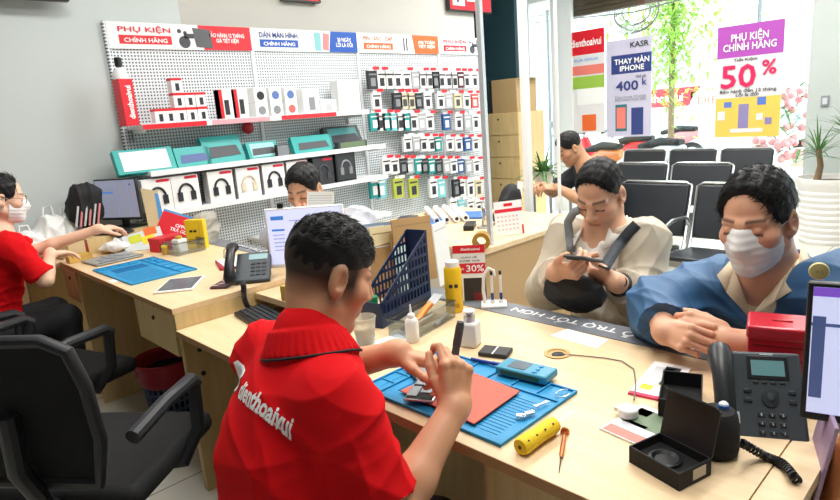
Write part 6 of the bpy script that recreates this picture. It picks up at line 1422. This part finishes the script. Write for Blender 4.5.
for i_, (u, v, w_, h_, m, lab, tl, rz_) in enumerate(((420, 283, .27, .27, kraft, 'brown kraft card standing tallest behind the navy file holder', -8, .2), (398, 290, .20, .26, creamc, 'cream card standing left of the brown kraft card', -12, .15), (411, 296, .16, .20, mint, 'mint green booklet standing in front of the brown card', -4, .2), (388, 296, .16, .22, mat('brown_edge_card', '9c7748', .7), 'dark tan folder at the left end of the standing cards', -16, .15), (447, 283, .12, .25, PAPER, 'white booklet standing between the file holder and the yellow bottle', -4, .3))):
    p = at(u, v, DZ); t = thing('standing_card', lab, 'card', (p.x, p.y, DZ + .001), rz_, 'cards and booklets standing by the file holder'); M_ = Matrix.Rotation(math.radians(tl), 4, 'X') @ Matrix.Rotation(math.radians(6 if i_ != 4 else 0), 4, 'Y'); g = G(); g.M = M_; g.bx(-w_ / 2, w_ / 2, 0, .005, 0, h_); obj('board', g, m, t, .001); g = G(); g.M = M_; g.bx(-w_ / 2 + .01, w_ / 2 - .01, -.0006, 0, h_ - .03, h_ - .026); obj('crease', g, mat('crease_tone', '94764d', .7) if i_ < 2 else PALE, t)
for i_, (u, v, m, lab) in enumerate(((372, 255, mat('blue_grey_print', '7d8da3', .5), 'blue-grey magazine slanting behind the technician\'s face'), (356, 262, PALE, 'pale magazine slanting behind the technician\'s nose'))):
    p = at(u + 12, v + 40, DZ); t = thing('magazine', lab, 'magazine', (p.x + .12, p.y + .16, DZ + .001), -.5); M_ = Matrix.Rotation(math.radians(-20), 4, 'X'); g = G(); g.M = M_; g.bx(-.12, .12, .012 * i_, .008 + .012 * i_, 0, .25); obj('pages', g, PAPER, t); g = G(); g.M = M_; g.bx(-.12, .12, -.001 + .012 * i_ , .012 * i_, 0, .25); obj('cover', g, m, t)
# clear tool box
p = (at(406, 341, DZ) + at(458, 316, DZ)) / 2; tbx = clear_box('clear plastic box of tools with an orange scraper, before the yellow bottle', (p.x - .01, p.y + .035, DZ + .001), .18, .24, .10, .06)
g = G(); rod(g, [(-.09, -.02, .02), (.02, .0, .05), (.05, .0, .058)], .011, 10); o_ = thing('orange_scraper', 'orange-handled scraper sticking out of the clear tool box', 'scraper', (p.x - .01, p.y + .035, DZ + .005), .18); obj('handle', g, mat('orange_plastic', 'f08a1c', .4), o_); g = G(); g.M = Matrix.Translation((.075, .0, .068)) @ Matrix.Rotation(math.radians(-22), 4, 'Y'); g.box((0, 0, 0), (.05, .035, .0015)); obj('blade', g, STEEL, o_)
for i_, (x_, y_, m, lab) in enumerate(((.03, .02, STEEL, 'steel strip lying at the back of the clear tool box'), (-.03, .03, mat('brown_tool', '6e5a48', .5), 'brown tool lying at the back of the clear tool box'), (.06, -.025, GREY, 'grey tool lying at the front of the clear tool box'))):
    t = tag(obj('hand_tool', G().box((0, 0, .008), (.11, .014, .010)), m, None, .003), lab, 'tool', 'tools in the clear box'); t.location = (p.x - .01 + x_, p.y + .035 + y_, DZ + .005); t.rotation_euler.z = .2 + .1 * i_
# yellow glue bottle
p = at(455, 311, DZ); yl = thing('yellow_bottle', 'tall yellow glue bottle with a white cap beside the 30% sign', 'bottle', (p.x, p.y, DZ), math.radians(-45)); obj('bottle', G().lathe([(.028, 0), (.030, .003), (.030, .150), (.026, .160), (.014, .165)], n=28), mat('glue_yellow', 'f0c81a', .45), yl); obj('cap', G().lathe([(.024, .161), (.023, .178), (.018, .182), (.006, .184)], n=20), WHITE, yl)
g = G()
for x_ in (-.010, .008): g.cyl((x_, -.0295, .098), (x_, -.0308, .098), .007, n=12)
obj('black_mark', g, BLACK, yl); g = G(); g.bx(-.016, .016, -.0306, -.0285, .02, .035); obj('ochre_mark', g, mat('ochre_ink', 'c99a12', .5), yl)
# white bottle with pump
p = at(471, 345, DZ); wb = thing('pump_bottle', 'square white alcohol bottle with a steel pump top near the screwdriver tip', 'bottle', (p.x, p.y, DZ), .3); obj('bottle', G().bx(-.026, .026, -.026, .026, 0, .075), mat('frosted_white', 'e8eae8', .35), wb, .008, 3); obj('neck', G().lathe([(.017, .075), (.017, .092), (.019, .094)], n=20), STEEL, wb); obj('dish', G().lathe([(.006, .094), (.019, .108), (.017, .109), (.005, .100)], n=20), mat('clear_dish', 'dfe5e6', .2), wb)
# discount sign and pen stand
p = at(471, 302, DZ); sg = thing('counter_sign', 'red and white counter sign reading 30% beside the yellow bottle', 'sign', (p.x, p.y, DZ + .001), math.radians(-52)); M_ = Matrix.Rotation(math.radians(-10), 4, 'X'); w_, h_ = .115, .205
g = G(); g.M = M_; g.bx(-w_ / 2, w_ / 2, 0, .003, 0, h_); obj('sheet', g, PAPER, sg)
for nm, x0, x1, z0, z1, m in (('red_top', -.5, .5, .86, 1, RED), ('red_band', -.5, .5, .50, .68, REDINK), ('photo', -.2, .5, .02, .42, mat('dark_photo', '2b2626', .5)), ('photo', -.5, -.25, .05, .28, DINK), ('photo_red', .1, .4, .02, .16, mat('deep_red', '8e2228', .5))):
    g = G(); g.M = M_; g.bx(x0 * w_, x1 * w_, -.001, 0, z0 * h_, z1 * h_); obj(nm, g, m, sg)
for s_, x, z, a_, b_, m in (('dienthoaivui', .05, .93, .6, .05, INK), ('GIẢM ĐẾN', -.30, .59, .26, .05, INK), ('30%', .18, .59, .55, .12, INK), ('CHÀO HÈ', 0, .79, .5, .04, DINK), ('GIẢM GIÁ', 0, .73, .7, .035, DINK)): text('lettering', s_, a_ * w_, b_ * h_, m, sg).matrix_basis = M_ @ Matrix.Translation((x * w_, -.0025, z * h_))
obj('foot', G().bx(-w_ / 2, w_ / 2, -.01, .07, 0, .004), glass('clear_rim', 'dfe6e8', .25), sg)
p = at(494, 306, DZ); pd = thing('pen_stand', 'white pen stand with a curved plastic arm beside the 30% sign', 'stand', (p.x, p.y, DZ), math.radians(-50)); obj('base', G().box((0, .0, .006), (.09, .07, .012)), WHITE, pd, .004)
g = G(); rod(g, [(-.03, 0, .01), (-.034, .0, .06), (-.03, .0, .115), (-.012, 0, .138), (.004, 0, .128), (.006, 0, .11)], .006, 8); obj('curved_arm', g, WHITE, pd); g = G()
for x_ in (-.004, .026): g.lathe([(.009, .012), (.008, .024)], (x_, 0, 0), 14)
obj('socket', g, WHITE, pd)
for i_, (x_, lab) in enumerate(((-.004, 'white and blue pen in the pen stand, left of the pair'), (.026, 'white and blue pen in the pen stand, right of the pair'))):
    M_ = pd.matrix_basis if False else Matrix.Translation(pd.location) @ Matrix.Rotation(math.radians(-50), 4, 'Z'); q = M_ @ Vector((x_, 0, .014)); t = thing('stand_pen', lab, 'pen', q, 0, 'pens in the pen stand'); obj('grip', G().lathe([(.003, 0), (.0052, .006), (.0052, .035)], n=14), mat('pen_blue', '27408f', .4), t); obj('barrel', G().lathe([(.0046, .035), (.0046, .10), (.003, .105)], n=14), WHITE, t); obj('cap', G().lathe([(.0052, .100), (.0052, .112), (.003, .114)], n=14), BLACK, t)
# rolls and sheets on the display table
for i_, (u, v, lab) in enumerate(((437, 222, 'first'), (447, 221, 'second'), (457, 220, 'third'), (466, 219, 'fourth'))):
    p = at(u, v, .78); t = thing('rolled_poster', f'rolled white poster on the display table, {lab} from the left', 'poster', (p.x, p.y, .785 + .002), math.radians(52), 'rolled posters on the display table'); M_ = Matrix.Rotation(PI / 2, 4, 'Y'); g = G(); g.M = M_; g.lathe([(.021, 0), (.021, .5)], n=18, cap=False); g.lathe([(.012, .002), (.012, .498)], n=14, cap=False); g.lathe([(.012, .001), (.021, .0)], n=18, cap=False); obj('roll', g, PAPER, t); g = G(); g.M = M_; g.lathe([(.0118, .004), (.0001, .004)], n=14, cap=False); obj('core', g, DINK, t)
for i_, (u, v, m, w_, d_, h_, rz_, lab) in enumerate(((425, 226, mat('blue_folder', '3f74b8', .5), .34, .26, .02, .7, 'blue folder under the rolled posters on the display table'), (470, 216, mat('blue_folder', '3f74b8', .5), .22, .2, .015, .5, 'blue folder behind the rolled posters near the silver post'), (405, 222, mat('dark_tool', '3a3d42', .5), .30, .12, .02, .6, 'dark flat tool lying at the left end of the display table'), (470, 228, BLACK, .16, .06, .03, .6, 'black flat holder on the display table beside the silver post'))):
    p = at(u, v, .762); t = tag(obj('folder', G().box((0, 0, h_ / 2), (w_, d_, h_)), m, None, .003), lab, 'folder'); t.location = (p.x, p.y, .7605); t.rotation_euler.z = rz_
p = at(481, 243, .80); tr_ = thing('tape_roll', 'brown roll of packing tape at the end of the display table', 'tape', (p.x, p.y, .7605 + .045), math.radians(35)); g = G(); g.M = Matrix.Rotation(PI / 2, 4, 'Y'); g.lathe([(.026, 0), (.044, .0), (.044, .06), (.026, .06), (.026, 0)], n=30, cap=False); obj('tape', g, mat('tape_brown', 'b98a3a', .3), tr_); g = G(); g.M = Matrix.Rotation(PI / 2, 4, 'Y'); g.lathe([(.0235, -.001), (.0262, -.001), (.0262, .061), (.0235, .061), (.0235, -.001)], n=30, cap=False); obj('core', g, mat('cardboard', 'b79a6c', .8, var=.06), tr_)
p = at(484, 225, .7605); hp = thing('bent_steel_hoop', 'bent steel hoop standing on the display table by the silver post', 'hoop', (p.x, p.y, .7605), math.radians(40)); g = G(); rod(g, [(-.09, 0, .01), (-.10, 0, .06), (-.08, 0, .11), (-.03, 0, .13), (.04, 0, .13)], .010, 10); obj('hoop', g, CHROME, hp); obj('foot', G().lathe([(.04, 0), (.04, .008), (.012, .014)], (-.09, 0, 0), 20), STEEL, hp)

# ================================================================== chairs and floor things
mesh_m = mat('black_mesh_back', '08090a', .9, bump=.5, bscale=300)
def office_chair(label, x, y, az, zs=.47, back=True):
    t = thing('office_chair', label, 'chair', (x, y, 0), math.radians(az) - PI / 2)      # local +y is forward
    obj('seat', G().box((0, .02, zs), (.48, .47, .07)), mat('black_cushion', '0b0b0d', .85, bump=.2), t, .03, 4)
    obj('gas_lift', G().lathe([(.028, .12), (.028, .30), (.018, .30), (.018, zs - .03)], n=16), BLACK, t)
    for k in range(5):
        a_ = k * 2 * PI / 5; l_ = obj('base_leg', rod(G(), [(.03 * math.cos(a_), .03 * math.sin(a_), .12), (.30 * math.cos(a_), .30 * math.sin(a_), .075)], [.03, .018], 8), BLACK, t); obj('caster', G().tube([(.30 * math.cos(a_) - .02, .30 * math.sin(a_), .028), (.30 * math.cos(a_) + .02, .30 * math.sin(a_), .028)], .028, 14), BLACK, l_)
    if back:
        M_ = Matrix.Translation((0, -.235, zs + .06)) @ Matrix.Rotation(math.radians(9), 4, 'X')
        pts = [(-.17, 0, .02), (-.215, -.0, .16), (-.225, .0, .32), (-.20, .01, .415), (-.14, .01, .445), (.14, .01, .445), (.20, .01, .415), (.225, .0, .32), (.215, -.0, .16), (.17, 0, .02)]
        g = G(); g.M = M_; g.tube(pts, .017, 10, closed=True); obj('back_frame', g, mat('charcoal_frame', '1c1e22', .5), t)
        g = G(); g.M = M_; g.prismy([(p_[0] * .97, p_[2]) for p_ in pts], -.003, .003); obj('mesh_back', g, mesh_m, t)
        g = G(); g.M = M_; rod(g, [(0, -.02, .25), (0, -.05, .10), (0, -.01, -.06), (0, .12, -.11)], .026, 10); obj('back_spine', g, BLACK, t)
    for s in (-1, 1):
        g = G(); rod(g, [(s * .26, -.20, zs + .19), (s * .27, -.05, zs + .215), (s * .27, .10, zs + .215), (s * .265, .13, zs + .19)], .022, 10); ar = obj('armrest', g, mat('charcoal_frame', '1c1e22', .5), t); g = G(); rod(g, [(s * .265, .12, zs + .20), (s * .268, .10, zs + .05), (s * .24, .04, zs - .03), (s * .1, .0, zs - .03)], .022, 8); obj('arm_support', g, BLACK, ar)
    return t
office_chair('empty black mesh-back office chair nearest the camera at the lower left', .43, 1.93, 38)
office_chair('black office chair pushed under the left desk beside the waste bin', .50, 2.86, 20, .45, False)
office_chair('black office chair under the clerk in the red shirt', .40, 3.62, 0, .44)
so_ = thing('work_stool', 'black stool under the technician in red', 'stool', (.40, 1.03, 0)); obj('seat', G().lathe([(.17, .40), (.19, .415), (.19, .44), (.16, .45)], n=30), BLACKM, so_); obj('column', G().lathe([(.03, .05), (.03, .40)], n=14), STEEL, so_); obj('foot', G().lathe([(.24, 0), (.24, .02), (.05, .05)], n=28), BLACK, so_)
# waste basket
bn = thing('waste_basket', 'grey-blue slotted waste basket lined with a red bag under the left desk', 'bin', (1.04, 3.02, 0)); g = G(); n_ = 26; H = .27
for k in range(n_):
    a_ = 2 * PI * k / n_; rod(g, [(.105 * math.cos(a_), .105 * math.sin(a_), .01), (.135 * math.cos(a_), .135 * math.sin(a_), H)], .0055, 5)
for z_ in (.03, .075, .12, .165, .21): g.tube([((.105 + .03 * z_ / H) * math.cos(a_), (.105 + .03 * z_ / H) * math.sin(a_), z_) for a_ in np.linspace(0, 2 * PI, 28, endpoint=False)], .0055, 5, closed=True)
g.lathe([(.105, 0), (.105, .012)], n=26); obj('basket', g, mat('basket_blue', '5a6a8a', .5), bn); obj('shade_liner', G().lathe([(.09, .02), (.125, .27)], n=26, cap=False), mat('liner_shadow', '2a2c35', .7), bn)  # dark inner cone stands in for the shade inside the basket
g = G(); g.lathe([(.128, .20), (.150, .235), (.152, .30), (.163, .325), (.158, .335), (.140, .32), (.128, .25), (.11, .18)], n=32, cap=False); obj('red_bag_rim', g, mat('bin_bag_red', 'a3182c', .4, bump=.3, bscale=60), bn)
yp_ = thing('snack_box', 'yellow and white packets lying on the black office chair seat', 'packet', (.46, 2.92, .489), .4); obj('packet', G().box((0, 0, .025), (.14, .09, .05)), mat('mustard_card', 'cfa93e', .5), yp_, .006); obj('white_packet', G().box((.05, .05, .03), (.09, .07, .06), .5), PAPER, yp_, .006)
